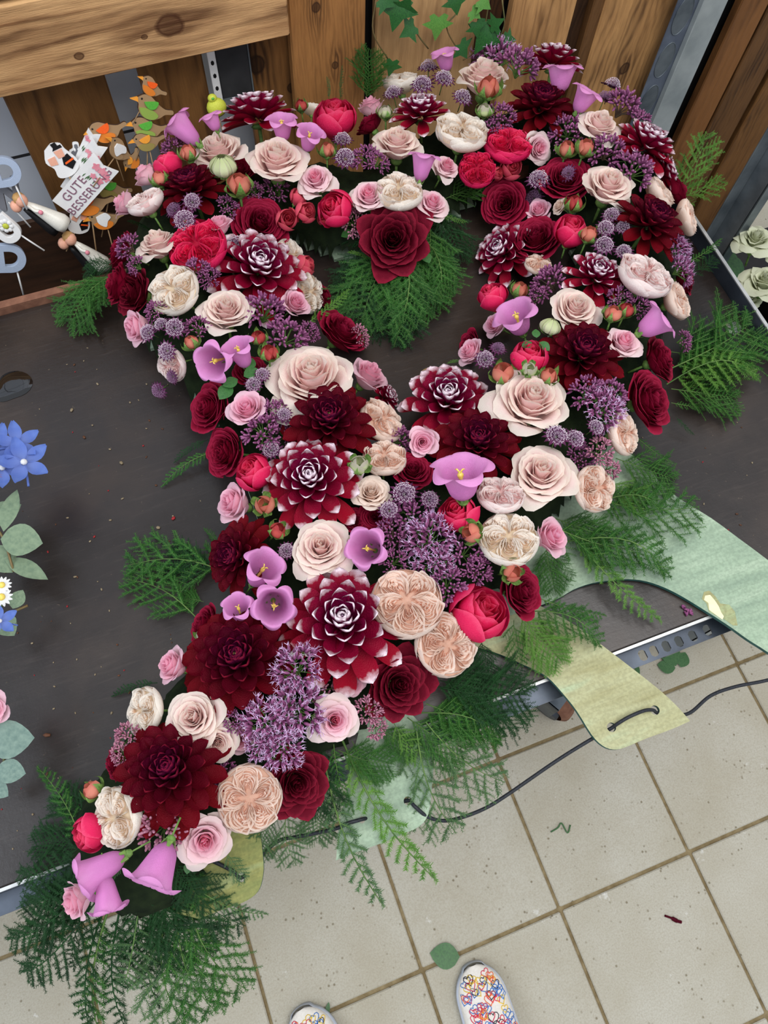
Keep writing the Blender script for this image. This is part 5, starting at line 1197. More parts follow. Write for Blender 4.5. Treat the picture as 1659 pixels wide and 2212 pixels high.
FROND = [
 # upper left
 (250, 590, .03, 152, 705, .01, 'bushy', 'fern', 'feathery frond sticking out at the left bend, longest'),
 (255, 575, .03, 185, 590, .02, 'bushy', 'fern_dark', 'small frond at the left bend, pointing left'),
 (260, 610, .03, 178, 650, .02, 'bushy', 'fern', 'short bushy frond at the left bend'),
 (330, 500, .05, 275, 478, .09, 'line', 'fern_dark', 'tiny dark sprig over the pale pink roses'),
 (460, 975, .02, 348, 1052, .003, 'line', 'fern', 'thin frond curling beside the crimson roses'),
 (450, 950, .02, 375, 1000, .003, 'line', 'fern_dark', 'thin dark sprig beside the crimson roses'),
 (500, 1240, .02, 268, 1224, .006, 'flat', 'fern', 'long frond on the table, upper of the left pair'),
 (430, 1340, .02, 265, 1250, .006, 'flat', 'fern', 'long frond on the table, lower of the left pair'),
 (470, 1240, .02, 360, 1215, .006, 'bushy', 'fern_dark', 'dark bushy frond left of the burgundy dahlia'),
 (480, 1200, .02, 440, 1140, .01, 'line', 'fern', 'short sprig above the left burgundy dahlia'),
 (440, 1300, .02, 385, 1300, .004, 'bushy', 'fern', 'short bushy sprig below the long left fronds'),
 (340, 1475, .02, 240, 1505, .003, 'line', 'fern_dark', 'thin sprig left of the soft pink rose'),
 # bottom left
 (190, 1850, .03, 80, 1655, .02, 'line', 'fern', 'narrow frond pointing up at the tail left side'),
 (200, 1800, .02, 120, 1720, .02, 'bushy', 'fern_dark', 'dark bushy frond above the tail tip'),
 (190, 1850, .02, 35, 1885, .015, 'droop', 'fern_dark', 'dark frond reaching left over the table edge'),
 (200, 1880, .03, 60, 1950, .02, 'droop', 'fern_dark', 'dark frond left of the fallen bellflowers'),
 (210, 1900, .03, 15, 2030, .01, 'droop', 'fern_dark', 'frond reaching lowest on the far left'),
 (220, 1930, .03, 50, 2100, -.01, 'droop', 'fern_dark', 'frond hanging left of the tail tip'),
 (180, 1820, .02, 70, 1830, .01, 'bushy', 'fern_dark', 'bushy dark frond left of the hot pink rose'),
 (230, 1930, .02, 60, 1995, 0, 'bushy', 'fern_dark', 'bushy dark frond beneath the tail tip rose'),
 (230, 1950, .02, 195, 2240, -.06, 'line', 'fern_dark', 'long trailing frond, leftmost of those hanging'),
 (190, 1960, .02, 160, 2100, -.04, 'line', 'fern_dark', 'short trailing strand under the pink rose'),
 (235, 1960, .02, 222, 2260, -.08, 'line', 'fern', 'long brighter trailing frond at the bottom'),
 (260, 1960, .02, 272, 2225, -.07, 'line', 'fern_dark', 'long trailing frond, third from the left'),
 (300, 1960, .02, 262, 2120, -.05, 'droop', 'fern_grey', 'drooping grey green frond beneath the bellflowers'),
 (330, 1960, .02, 345, 2180, -.06, 'line', 'fern_dark', 'long dark trailing frond in the middle bottom'),
 (360, 1950, .01, 400, 2220, -.06, 'flat', 'fern_grey', 'wide trailing frond with airy side branches'),
 (380, 1950, .01, 470, 2190, -.05, 'flat', 'fern', 'airy frond spreading over the floor tiles'),
 (400, 1930, .01, 535, 2140, -.04, 'flat', 'fern', 'airy frond reaching lower right of the tail'),
 (440, 1930, .02, 580, 1975, -.01, 'line', 'fern_grey', 'frond pointing right past the olive board'),
 (400, 1890, .02, 530, 2000, 0, 'flat', 'fern_dark', 'dark airy frond across the olive board'),
 (330, 1900, .02, 440, 2060, -.02, 'bushy', 'fern_dark', 'dark dense frond below the mouth down bellflower'),
 (300, 1920, .02, 330, 2080, -.02, 'bushy', 'fern_dark', 'dense frond directly under the tail'),
 (380, 1880, .02, 500, 1890, .02, 'line', 'fern_dark', 'narrow frond lying toward the hole in the olive board'),
 (400, 1860, .03, 450, 1960, .01, 'flat', 'fern', 'green airy frond over the olive board'),
 (490, 1840, .03, 535, 1900, .02, 'flat', 'fern_grey', 'light frond over the corner of the olive board'),
 (250, 1900, .05, 180, 1945, .055, 'line', 'fern_dark', 'fine sprig crossing the fallen bellflower'),
 (270, 1870, .06, 225, 1925, .065, 'line', 'fern_grey', 'fine grey sprig lying on the bellflower petals'),
 (330, 1850, .04, 200, 1830, .05, 'bushy', 'fern_dark', 'dark frond between the tail bellflowers'),
 (260, 1830, .05, 150, 1880, .035, 'bushy', 'fern_dark', 'dark dense frond beneath the leftmost bellflower'),
 (300, 1850, .05, 290, 1960, .03, 'bushy', 'fern_dark', 'dark frond between the two hanging bellflowers'),
 (370, 1850, .05, 430, 1930, .03, 'bushy', 'fern_dark', 'dark frond right of the hanging bellflower'),
 (230, 1880, .03, 120, 1970, .02, 'bushy', 'fern_dark', 'dark frond under the tail tip rose'),
 (360, 1900, .03, 380, 2010, .0, 'bushy', 'fern_dark', 'dark dense frond between bellflower and trailing fronds'),
 # bottom middle
 (590, 1760, .02, 560, 1850, -.01, 'bushy', 'fern_grey', 'small grey frond below the cream garden rose'),
 (620, 1740, .02, 640, 1870, -.02, 'flat', 'fern_grey', 'airy grey frond below the pointed red rose'),
 (700, 1700, .02, 690, 1820, -.01, 'bushy', 'fern_grey', 'grey green frond right of the red rose'),
 (700, 1640, .03, 830, 1960, -.01, 'line', 'fern_grey', 'long grey frond hanging below the mint feather'),
 (720, 1600, .03, 765, 1760, .02, 'line', 'fern', 'narrow frond over the mint feather, left half'),
 (740, 1600, .03, 945, 1905, .01, 'line', 'fern_light', 'long bright frond crossing the mint feather diagonally'),
 (760, 1600, .03, 830, 1690, .02, 'line', 'fern', 'short narrow frond at the top of the mint feather'),
 (700, 1600, .02, 700, 1760, .02, 'bushy', 'fern_dark', 'dark frond beside the lower red rose'),
 (730, 1620, .03, 850, 1650, .03, 'bushy', 'fern', 'bushy frond under the pink-centred rose'),
 (850, 1560, .03, 920, 1640, .02, 'flat', 'fern_light', 'bright frond below the dark red rose'),
 (900, 1580, .03, 985, 1800, -.01, 'flat', 'fern_grey', 'airy frond hanging over the black cord'),
 (920, 1560, .03, 1090, 1690, 0, 'flat', 'fern_grey', 'airy frond hanging over the pale tiles'),
 (900, 1540, .03, 1085, 1610, .0, 'droop', 'fern', 'frond arching right over the table edge'),
 (920, 1520, .03, 1080, 1560, .01, 'bushy', 'fern', 'bushy frond right of the dark red rose'),
 (930, 1480, .03, 1140, 1500, .02, 'bushy', 'fern_dark', 'dark frond along the table front edge'),
 (880, 1550, .02, 1010, 1620, .02, 'bushy', 'fern', 'dense frond in the middle bottom'),
 (820, 1570, .02, 900, 1620, .02, 'bushy', 'fern', 'dense frond below the mauve buds'),
 (950, 1470, .03, 1060, 1480, .03, 'bushy', 'fern_dark', 'dark bushy frond below the peach garden rose'),
 # lower right
 (1040, 1380, .03, 1060, 1470, .02, 'bushy', 'fern_dark', 'dark frond under the hot pink rose'),
 (1110, 1340, .03, 1130, 1440, .02, 'flat', 'fern', 'frond draped over the olive feather, left'),
 (1140, 1320, .03, 1300, 1400, .02, 'droop', 'fern', 'frond draped along the olive feather'),
 (1120, 1320, .03, 1215, 1430, .02, 'bushy', 'fern_light', 'bright bushy frond over the olive feather'),
 (1160, 1290, .03, 1310, 1330, .015, 'line', 'fern', 'narrow frond across the gap in the boards'),
 (1180, 1130, .04, 1385, 1190, .03, 'flat', 'fern', 'frond on the mint board right of the soft pink rose'),
 (1200, 1120, .03, 1320, 1160, .03, 'bushy', 'fern', 'bushy frond under the soft pink rose'),
 (1240, 1160, .03, 1430, 1345, .015, 'line', 'fern_light', 'long narrow frond reaching the half round gap'),
 (1220, 1170, .03, 1450, 1250, .015, 'droop', 'fern', 'long frond across the mint board'),
 (1200, 1190, .02, 1240, 1250, .02, 'flat', 'fern_grey', 'grey frond above the half round gap'),
 (1180, 1180, .02, 1200, 1280, .02, 'bushy', 'fern', 'small frond below the soft pink rose'),
 (1290, 1080, .03, 1510, 1095, .02, 'flat', 'fern', 'long frond at the upper edge of the mint board'),
 (1280, 1090, .03, 1440, 1110, .02, 'droop', 'fern', 'arching frond below the peach garden rose'),
 (1310, 1040, .03, 1400, 1090, .03, 'bushy', 'fern_light', 'bushy bright frond beside the mauve buds'),
 (1330, 990, .03, 1455, 1035, .01, 'bushy', 'fern', 'frond on the table below the crimson rose'),
 (1370, 940, .03, 1450, 1000, .01, 'line', 'fern', 'thin frond below the largest crimson rose'),
 # right side
 (1440, 830, .03, 1640, 820, .02, 'droop', 'fern_light', 'long bright frond pointing right, upper'),
 (1440, 800, .03, 1620, 700, .03, 'bushy', 'fern', 'bushy frond rising toward the bolt head'),
 (1450, 840, .02, 1590, 860, .01, 'bushy', 'fern', 'bushy frond right of the crimson rose'),
 (1450, 870, .02, 1530, 880, .01, 'line', 'fern', 'thin frond right of the largest crimson rose'),
 (1450, 760, .03, 1580, 780, .02, 'bushy', 'fern', 'dense frond right of the bellflower'),
 (1470, 720, .03, 1560, 740, .03, 'bushy', 'fern_dark', 'dark frond just right of the lilac bellflower'),
 (1460, 900, .02, 1500, 940, .01, 'line', 'fern_dark', 'small dark sprig on the table at right'),
 (1460, 420, .05, 1525, 285, .13, 'flat', 'fern_light', 'bright upright frond at the right bend'),
 (1460, 430, .05, 1565, 385, .09, 'flat', 'fern_light', 'bright spreading frond at the right bend'),
 (1460, 400, .05, 1480, 330, .11, 'line', 'fern', 'slender upright sprig at the right bend'),
 (1480, 570, .04, 1560, 515, .06, 'line', 'fern', 'thin sprig against the table rail'),
 (1490, 590, .04, 1545, 555, .05, 'flat', 'fern_dark', 'small frond against the table rail'),
 # inside the heart
 (890, 480, .05, 870, 760, .0, 'line', 'fern_dark', 'long dark frond hanging inside the heart'),
 (860, 520, .05, 850, 750, .005, 'droop', 'fern', 'drooping frond in the middle of the heart opening'),
 (880, 520, .05, 780, 700, .01, 'bushy', 'fern', 'bushy frond left inside the heart opening'),
 (830, 530, .05, 745, 640, .01, 'bushy', 'fern_dark', 'dark bushy frond left inside the heart opening'),
 (900, 520, .05, 900, 690, .01, 'bushy', 'fern', 'dense frond under the pointed red rose'),
 (930, 480, .05, 950, 640, .02, 'bushy', 'fern', 'dense frond right under the pointed red rose'),
 (950, 440, .05, 1000, 560, .02, 'bushy', 'fern_dark', 'dark frond right inside the heart opening'),
 (940, 460, .06, 1010, 480, .05, 'line', 'fern_light', 'bright sprig pointing right inside the heart'),
 (960, 430, .05, 1040, 400, .04, 'bushy', 'fern', 'bushy frond beside the hot pink garden rose'),
 (800, 530, .05, 690, 530, .02, 'line', 'fern_dark', 'thin dark frond beneath the hot pink rose'),
 (800, 560, .05, 750, 545, .07, 'line', 'fern_light', 'short bright sprig left of the pointed red rose'),
 (900, 560, .03, 840, 740, .0, 'bushy', 'fern_dark', 'long bushy frond at the heart centre'),
 (890, 500, .04, 950, 680, .01, 'droop', 'fern', 'arching frond at the heart centre'),
 (660, 700, .05, 755, 625, .06, 'line', 'fern_light', 'bright sprig at the inner edge of the left arm'),
 (1010, 780, .03, 965, 785, .02, 'line', 'fern_light', 'tiny bright sprig at the inner right arm'),
 # top
 (790, 215, .02, 795, 110, .10, 'bushy', 'fern', 'bushy frond before the boards at the notch'),
 (735, 215, .03, 740, 140, .09, 'line', 'fern_grey', 'thin grey sprig before the boards, left'),
 (710, 215, .03, 705, 165, .07, 'line', 'fern_grey', 'short grey sprig above the hot pink rose'),
]
for q in FROND: frond(*q)

# ------------------------------------------------------------------ ivy on the boards
def leaf_mesh(shape, mat, n=14, curl=.12):
    mb = MB()
    if shape == 'ivy':
        out = [(0, -.05), (.28, -.22), (.52, -.12), (.42, .08), (.86, .22), (.50, .38), (.30, .46), (.16, .72), (0, 1.0)]
        out = out+[(-x, y) for x, y in out[-2:0:-1]]
    elif shape == 'oval':
        out = [(.42*math.sin(PI*t)**.8*(1-.15*t), t) for t in np.linspace(0.02, 1, 9)]; out = out+[(-x, y) for x, y in out[-2:0:-1]]
    else:
        out = [(.18*math.sin(PI*t)**.9, t) for t in np.linspace(0.02, 1, 9)]; out = out+[(-x, y) for x, y in out[-2:0:-1]]
    out = out[:]; cen = (0, .32); k = len(out); v = [(cen[0], cen[1], .02)]
    for s in (.5, 1):
        for x, y in out: xx = cen[0]+(x-cen[0])*s; yy = cen[1]+(y-cen[1])*s; v.append((xx, yy, .05*abs(xx)*2-curl*(xx*xx+(yy-.3)**2)))
    f = [(0, 1+i, 1+(i+1) % k) for i in range(k)]+[(1+i, 1+k+i, 1+k+(i+1) % k, 1+(i+1) % k) for i in range(k)]
    mb.add(v, f); return mb.mesh(shape+'_leaf', mat)
LM = {(s, m_): leaf_mesh(s, M[m_]) for s, m_ in (('ivy', 'ivy'), ('ivy', 'ivy_light'), ('oval', 'leaf'), ('oval', 'leaf_dull'), ('oval', 'euca'), ('oval', 'euca2'), ('narrow', 'euca'), ('narrow', 'leaf'), ('narrow', 'leaf_dull'))}
def ivy():
    e = empty('ivy', (0, 0, 0), label='trailing ivy with lobed green leaves over the boards at the top', cat='ivy'); Y = YW-.02
    for pts in ([(1060, -20), (1046, 60), (1025, 110), (1000, 130)], [(1085, 0), (1088, 60), (1060, 110)], [(880, 10), (900, 70), (925, 105)], [(985, 30), (965, 60), (990, 110)], [(812, 0), (806, 70), (840, 130)]):
        mb = MB(); tube(mb, smooth_path([aty(x, y, Y-.004*(i % 2)) for i, (x, y) in enumerate(pts)], 5), .0012, 5); link('vine_stem', mb.mesh('vine_stem', M['vine']), e)
    for k, (x, y, s, a, m_) in enumerate([(858, 30, 64, 200, 'ivy'), (882, 66, 42, 250, 'ivy'), (945, 58, 50, 190, 'ivy_light'), (1045, 82, 64, 215, 'ivy'), (1100, 85, 30, 100, 'ivy'), (985, 8, 44, 170, 'ivy'), (1027, 30, 30, 130, 'ivy_light'), (845, 146, 34, 200, 'ivy'), (1000, 108, 40, 150, 'ivy'), (1072, 50, 34, 60, 'ivy'), (1047, 8, 36, 130, 'ivy_light'), (835, 4, 40, 120, 'ivy'), (875, 12, 46, 20, 'ivy'), (1030, 62, 36, 170, 'ivy')]):
        P = aty(x, y, Y-.012); s_ = s*mpp(P)*.9; al = math.radians(a)
        d = np.array((math.sin(al)*1., -.25, math.cos(al))); d = nrm(d); nz = nrm(np.array((.1*math.sin(k), -1., .45))-d*d.dot(np.array((.1*math.sin(k), -1., .45)))); x_ = np.cross(d, nz)
        o = link('ivy_leaf', LM[('ivy', m_)], e); setm(o, P-d*s_*.35, np.array([x_, d, nz]).T, s_)
ivy()

# ------------------------------------------------------------------ leaves, petals on the floor
def floor_leaf(x, y, s, a, sh, m_, name, label, cat='leaf', z=.004):
    P = at(x, y, z); s_ = s*mpp(P); al = math.radians(a); Q = at(x+20*math.cos(al), y-20*math.sin(al), z); d = nrm(Q-P); n = np.array((0, 0, 1.)); x_ = np.cross(d, n)
    o = link(name, LM[(sh, m_)] if isinstance(m_, str) else m_, label=label, cat=cat); setm(o, P-d*s_*.4, np.array([x_, d, n]).T, (s_, s_, s_*.6)); return o
floor_leaf(968, 2066, 66, 170, 'oval', 'leaf', 'rose_leaf', 'dark green rose leaf on the tiles touching the shoe toe')
floor_leaf(707, 2184, 28, 80, 'narrow', 'leaf', 'leaf', 'small green leaf on the joint beside the left shoe')
floor_leaf(1377, 1447, 30, 110, 'narrow', 'leaf_dull', 'leaf', 'small leaf on the tiles beside the olive feather')
e = empty('leaf_sprig', (0, 0, 0), label='dull green three-leaved sprig lying on the tiles below the front rail', cat='leaf')
for (x, y, s, a) in ((1450, 1418, 52, 110), (1474, 1428, 34, 70), (1444, 1441, 36, 165)):
    P = at(x, y, .006); s_ = s*mpp(P)*1.1; al = math.radians(a); d = nrm(at(x+20*math.cos(al), y-20*math.sin(al), .006)-P); n = np.array((0, 0, 1.))
    o = link('leaf', LM[('oval', 'leaf_dull')], e); Rm = np.array([np.cross(d, n), d, n]).T
    setm(o, P-d*s_*.4, Rm, s_)
mb = MB(); tube(mb, smooth_path([at(*p, .003) for p in ((1190, 1797), (1205, 1788), (1213, 1778), (1226, 1799), (1232, 1782))], 4), .0016, 5); link('twig', mb.mesh('twig', M['leaf_dull']), label='crooked dark green twig on the pale tiles', cat='twig')
mb = MB(); tube(mb, smooth_path([at(*p, .003) for p in ((1436, 1978), (1450, 1983), (1462, 1989), (1472, 1992))], 4), [.002]*5+[.004]*4+[.003]*4, 6); link('fallen_petal', mb.mesh('fallen_petal', M['burgundy']), label='shrivelled burgundy petal on the tiles at lower right', cat='petal')
mb = MB()
r3 = random.Random(2)
for k in range(10):
    P = at(1484+r3.uniform(-10, 10), 1318+r3.uniform(-8, 8), T+.003); ellip(mb, P, (.0016, .004, .0016), 6, 4, Rm=frame((r3.uniform(-1, 1), r3.uniform(-1, 1), .4)))
link('fallen_buds', mb.mesh('fallen_buds', M['budpurple']), label='few fallen purple buds on the table in the half round gap', cat='buds', kind='stuff')

# ------------------------------------------------------------------ shoes
def shoe(tx, ty, head, label, seed):
    """toe at (tx,ty) on the floor, pointing along head"""
    L, Wd = .27, .098; e = empty('shoe', (tx, ty, 0), label=label, cat='shoe')
    def half(s):   # s 0 toe .. 1 heel
        return Wd/2*(math.sqrt(max(0, 1-(1-s/.2)**2))*(.90+.10*s/.45) if s < .2 else .90+.10*s/.45 if s < .45 else 1-.30*math.sin(PI*min(1, (s-.45)/.40)/2)+(.02 if s > .9 else 0)) * (math.sqrt(max(0, 1-((s-.93)/.07)**2)) if s > .93 else 1)+.0008
    def top(s): return .028+.045*min(1, s/.42)**.9+.012*max(0, s-.5)
    up_ = MB()
    def fn(a, b):
        s = .002+.998*a**1.7; u = 2*b-1; h = half(s)*.96; zt = top(s); c = math.cos(u*PI/2)
        z = .018+(zt-.018)*max(0, c)**.55; return (h*math.sin(u*PI/2), -L*s, z)
    nu, nv = 26, 21; v, f, c = grid(nu, nv, fn)
    keep = []
    for q in f:
        cx = sum(v[i][0] for i in q)/4; cy = -sum(v[i][1] for i in q)/4/L
        if not (cy > .52 and abs(cx) < .026 and cy < .93): keep.append(q)
    up_.add(v, keep); link('upper', up_.mesh('upper', M['canvas']), e)
    so = MB()
    def sf(a, b):
        s = b; sgn = 1; t = b*2
        ss = t if t <= 1 else 2-t; sg = 1 if t <= 1 else -1; ss = min(1, max(0, ss))**1.7; z = [0, .0, .012, .022, .024][min(4, int(a*4+.01))]; k = [.9, 1, 1.03, 1.02, .94][min(4, int(a*4+.01))]
        return (sg*half(ss)*k, -L*ss+(.004*k if ss < .02 else 0), z)
    v, f, c = grid(5, 64, sf, closed=True); so.add(v, f); link('sole', so.mesh('sole', M['sole']), e)
    ins = MB(); ins.add([(half(s)*.85*sg, -L*s, .022) for sg in (1, -1) for s in np.linspace(.05, .97, 14)], [(i, i+1, 15+i, 14+i) for i in range(13)]); link('insole', ins.mesh('insole', M['greypaint']), e)
    to = MB(); to.add(*grid(6, 7, lambda a, b: ((2*b-1)*.030, -L*(.47+.12*a), top(.47)-.004+.016*a-.012*(2*b-1)**2))); link('tongue', to.mesh('tongue', M['canvas']), e)
    # printed hearts
    rr = random.Random(seed); cols = ['i_red', 'i_blue', 'i_black', 'i_yellow', 'i_orange', 'i_red', 'i_blue']; pm = {c: MB() for c in set(cols)}
    def surf(x, s):
        h = half(s)*.96; u = max(-.96, min(.96, x/h)); ang = math.asin(u); return np.array((x, -L*s, .018+(top(s)-.018)*max(0, math.cos(ang))**.55+.0006))
    for k in range(100):
        s = rr.uniform(.05, .52); x = rr.uniform(-.85, .85)*half(s)*.9; sc = rr.uniform(.006, .011); rot = rr.uniform(-.5, .5)
        pts = []
        for t in np.linspace(0, 2*PI, 17):
            hx = 16*math.sin(t)**3/17; hy = (13*math.cos(t)-5*math.cos(2*t)-2*math.cos(3*t)-math.cos(4*t))/17
            gx = x+sc*(hx*math.cos(rot)-hy*math.sin(rot)); gy = -L*s+sc*(hx*math.sin(rot)+hy*math.cos(rot)); ss = -gy/L
            if ss < .02 or abs(gx) > half(max(ss, .01))*.9: continue
            pts.append(surf(gx, ss))
        if len(pts) > 5: tube(pm[rr.choice(cols)], pts, .0007, 4, False)
    for c_, mb in pm.items():
        if mb.v: link('heart_print', mb.mesh('heart_print', M[c_]), e)
    e.rotation_euler = (0, 0, head)
Pt = at(1022, 2086, .03); shoe(Pt[0], Pt[1], math.radians(-3), 'white canvas shoe with coloured hearts beside the green leaf', 1)
Pt = at(648, 2182, .03); shoe(Pt[0], Pt[1], math.radians(8), 'second heart printed shoe, only its toe at the bottom edge', 2)

# ------------------------------------------------------------------ caster under the table
def caster():
    P = at(1192, 1515, .05); e = empty('caster_wheel', (P[0], P[1], 0), label='rusty brown caster wheel standing on the tiles beneath the table', cat='wheel')
    mb = MB(); mb.add(*grid(7, 24, lambda a, b: ((-.02+.04*a), .05*(1-.25*abs(2*a-1)**4)*math.cos(2*PI*b), .05+.05*(1-.25*abs(2*a-1)**4)*math.sin(2*PI*b)), closed=True)); link('tyre', mb.mesh('tyre', M['rust']), e)
    mb = MB(); tube(mb, [(-.026, 0, .05), (.026, 0, .05)], .03, 16); link('hub', mb.mesh('hub', M['steeldark']), e)
    mb = MB(); box(mb, (-.03, -.015, .045), (-.026, .03, .13), bev=.001); box(mb, (.026, -.015, .045), (.03, .03, .13), bev=.001); box(mb, (-.03, -.015, .125), (.03, .05, .13), bev=.001); link('fork', mb.mesh('fork', M['steel']), e)
    e.rotation_euler = (0, 0, .5)
caster()

# ------------------------------------------------------------------ ornaments at the upper left
YO = 1.02
def poly_extrude(mb, pts, th, mi=0, mi_side=0, y0=0):
    n = len(pts); v = [(x, y0, z) for x, z in pts]+[(x, y0+th, z) for x, z in pts]
    ar = sum(pts[i][0]*pts[(i+1) % n][1]-pts[(i+1) % n][0]*pts[i][1] for i in range(n)); o = list(range(n)) if ar > 0 else list(range(n-1, -1, -1))
    mb.add(v, [tuple(o)], mi=mi); b = len(mb.v)-2*n
    mb.f.append(tuple(b+n+i for i in reversed(o))); mb.mi.append(mi)
    for i in range(n): j = (i+1) % n; mb.f.append((b+i, b+n+i, b+n+j, b+j)); mb.mi.append(mi_side)
BIRD = [(-1.0, .12), (-.78, .32), (-.55, .52), (-.25, .56), (.0, .46), (.35, .30), (.7, .22), (1.05, .30), (1.12, .12), (.75, -.02), (.55, -.25), (.25, -.45), (-.1, -.52), (-.42, -.42), (-.62, -.18), (-.70, .06)]
def bez(pts, n=3):
    w = smooth_path([(x, z, 0) for x, z in pts+[pts[0]]], n)[:-1]; return [(p[0], p[1]) for p in w]
def pick(px, py, Y, name, label, cat, rot, s, builder, group=None):
    P = aty(px, py, Y); e = empty(name, (P[0], P[1], P[2]), label=label, cat=cat, group=group); sc = s*1.1*mpp(P)
    builder(e); e.rotation_euler = (math.radians(-20), math.radians(-rot), 0); e.scale = (sc, sc, sc); return e
def bird(wing, breast, wmat_leaf=False, flip=1):
    def bld(e):
        mb = MB(); poly_extrude(mb, bez([(x*flip, z) for x, z in BIRD]), .16, 0, 1); link('bird_body', mb.mesh('bird_body', [M['birdwood'], M['birdedge']], False), e)
        mb = MB(); poly_extrude(mb, bez([(x*flip, z) for x, z in [(-.6, -.12), (-.2, -.02), (.2, -.06), (.42, -.2), (.25, -.42), (-.1, -.49), (-.42, -.38)]]), .05, y0=-.05); link('breast', mb.mesh('breast', M[breast], False), e)
        mb = MB(); w = [(-.45, .2), (-.30, .05), (-.05, -.02), (.18, .12), (.22, .42), (-.1, .34)] if not wmat_leaf else [(-.4, .25), (-.35, -.1), (0, -.35), (.15, -.05), (.35, .15), (.15, .4), (-.15, .35)]
        poly_extrude(mb, bez([(x*flip, z) for x, z in w]), .08, y0=-.08); link('wing', mb.mesh('wing', M[wing], False), e)
        mb = MB(); poly_extrude(mb, [(x*flip, z) for x, z in [(-1.12, .10), (-.80, .30), (-.72, .10)]], .14, y0=-.01); link('beak', mb.mesh('beak', M['b_amber'], False), e)
        mb = MB(); ellip(mb, (-.6*flip, -.01, .30), (.05, .03, .05), 8, 5); link('eye', mb.mesh('eye', M['black']), e)
        mb = MB(); tube(mb, [(.05, .08, -.45), (.05, .08, -2.6)], .035, 6); link('stick', mb.mesh('stick', M['birdwood']), e)
    return bld
G_ = 'wooden bird picks at the upper left'
for (x, y, Y, s, rot, w, b_, leaf, lab) in [
    (229, 286, YO, 38, 0, 'b_red', 'b_orange', False, 'wooden bird with bright orange wing and orange breast, leftmost'),
    (327, 236, YO+.01, 40, -38, 'b_green', 'b_lime', False, 'wooden bird with green wing, upper of the two green ones'),
    (318, 280, YO, 38, -20, 'b_green', 'b_lime', False, 'wooden bird with green wing, lower of the two green ones'),
    (318, 308, YO-.01, 32, -5, 'b_amber', 'b_olive', False, 'small wooden bird with amber wing beside the lilac bellflower'),
    (327, 190, YO+.02, 30, -50, 'b_red', 'b_orange', False, 'topmost wooden bird with orange wing against the boards'),
    (258, 326, YO-.01, 34, -60, 'whitepaint', 'birdwood', True, 'brown wooden bird with white leaf shaped wing'),
    (192, 442, YO-.02, 44, -14, 'b_red', 'b_orange', False, 'lower wooden bird with flat orange wing'),
    (226, 476, YO-.03, 36, -6, 'whitepaint', 'b_orange', True, 'lowest wooden bird with white wing beside the roses'),
    (238, 410, YO, 38, -32, 'b_green', 'b_olive', False, 'wooden bird with narrow green wing behind the sign'),
    (287, 348, YO-.01, 26, 50, 'b_amber', 'b_orange', False, 'small tilted orange bird behind the soft pink rose')]:
    pick(x, y, Y, 'wooden_bird', lab, 'bird ornament', rot, s, bird(w, b_, leaf), G_)
# sign picks
def text_mesh(txt, size, mat):
    cu = bpy.data.curves.new('t', 'FONT'); cu.body = txt; cu.size = size; cu.extrude = .0004; cu.align_x = 'LEFT'; cu.space_character = 1.12; cu.resolution_u = 3
    o = bpy.data.objects.new('t', cu); col.objects.link(o); bpy.context.view_layer.update(); me = bpy.data.meshes.new_from_object(o.evaluated_get(bpy.context.evaluated_depsgraph_get())); bpy.data.objects.remove(o); me.materials.clear(); me.materials.append(mat); return me
def sign(px, py, Y, L, Wd, ang, label, txt=None, fl=True):
    """white arrow-ended label pick; local x along its length"""
    P = aty(px, py, Y); k = mpp(P); L *= k; Wd *= k; e = empty('sign_pick', tuple(P), label=label, cat='sign')
    mb = MB(); poly_extrude(mb, [(0, -Wd/2), (L, -Wd/2), (L*.93, 0), (L, Wd/2), (0, Wd/2)], .0025, y0=-.0012); link('sign_board', mb.mesh('sign_board', M['whitepaint'], False), e)
    if txt:
        for i, (t_, sz) in enumerate(txt):
            me = text_mesh(t_, sz*Wd, M['print']); o = link('lettering', me, e); o.rotation_euler = (PI/2, 0, 0); o.location = (L*(.13 if i == 0 else .0), -.0016, Wd*(.08 if i == 0 else -.36))
    if fl:
        rr = random.Random(int(px)); mb = MB(); gm = MB()
        for q in range(7):
            cx, cz = L*rr.uniform(.70, .88), Wd*rr.uniform(-.38, .38); r_ = Wd*rr.uniform(.07, .14)
            pts = [(cx+r_*(1+.25*math.cos(5*t))*math.cos(t), cz+r_*(1+.25*math.cos(5*t))*math.sin(t)) for t in np.linspace(0, 2*PI, 21)[:-1]]; poly_extrude(mb, pts, .0005, y0=-.0019-.0001*q)
        for q in range(6):
            cx, cz = L*rr.uniform(.62, .7), Wd*rr.uniform(-.2, .3); poly_extrude(gm, [(cx, cz), (cx-.004, cz+.0014), (cx-.008, cz+.001), (cx-.004, cz-.0002)], .0005, y0=-.0018)
        link('flower_print', mb.mesh('flower_print', M['pinkprint'], False), e); link('leaf_print', gm.mesh('leaf_print', M['leaf_dull'], False), e)
    e.rotation_euler = (math.radians(-18), math.radians(-ang), 0); return e
sign(140, 452, YO-.022, 150, 58, 38, 'white pick sign reading GUTE BESSERUNG with pink flowers', [('GUTE', .44), ('BESSERUNG', .42)])
sign(146, 412, YO-.008, 140, 32, 44, 'narrow white pick sign just behind the lettered sign', None)
sign(160, 380, YO+.0, 120, 26, 52, 'rearmost white pick sign with printed flowers', None)
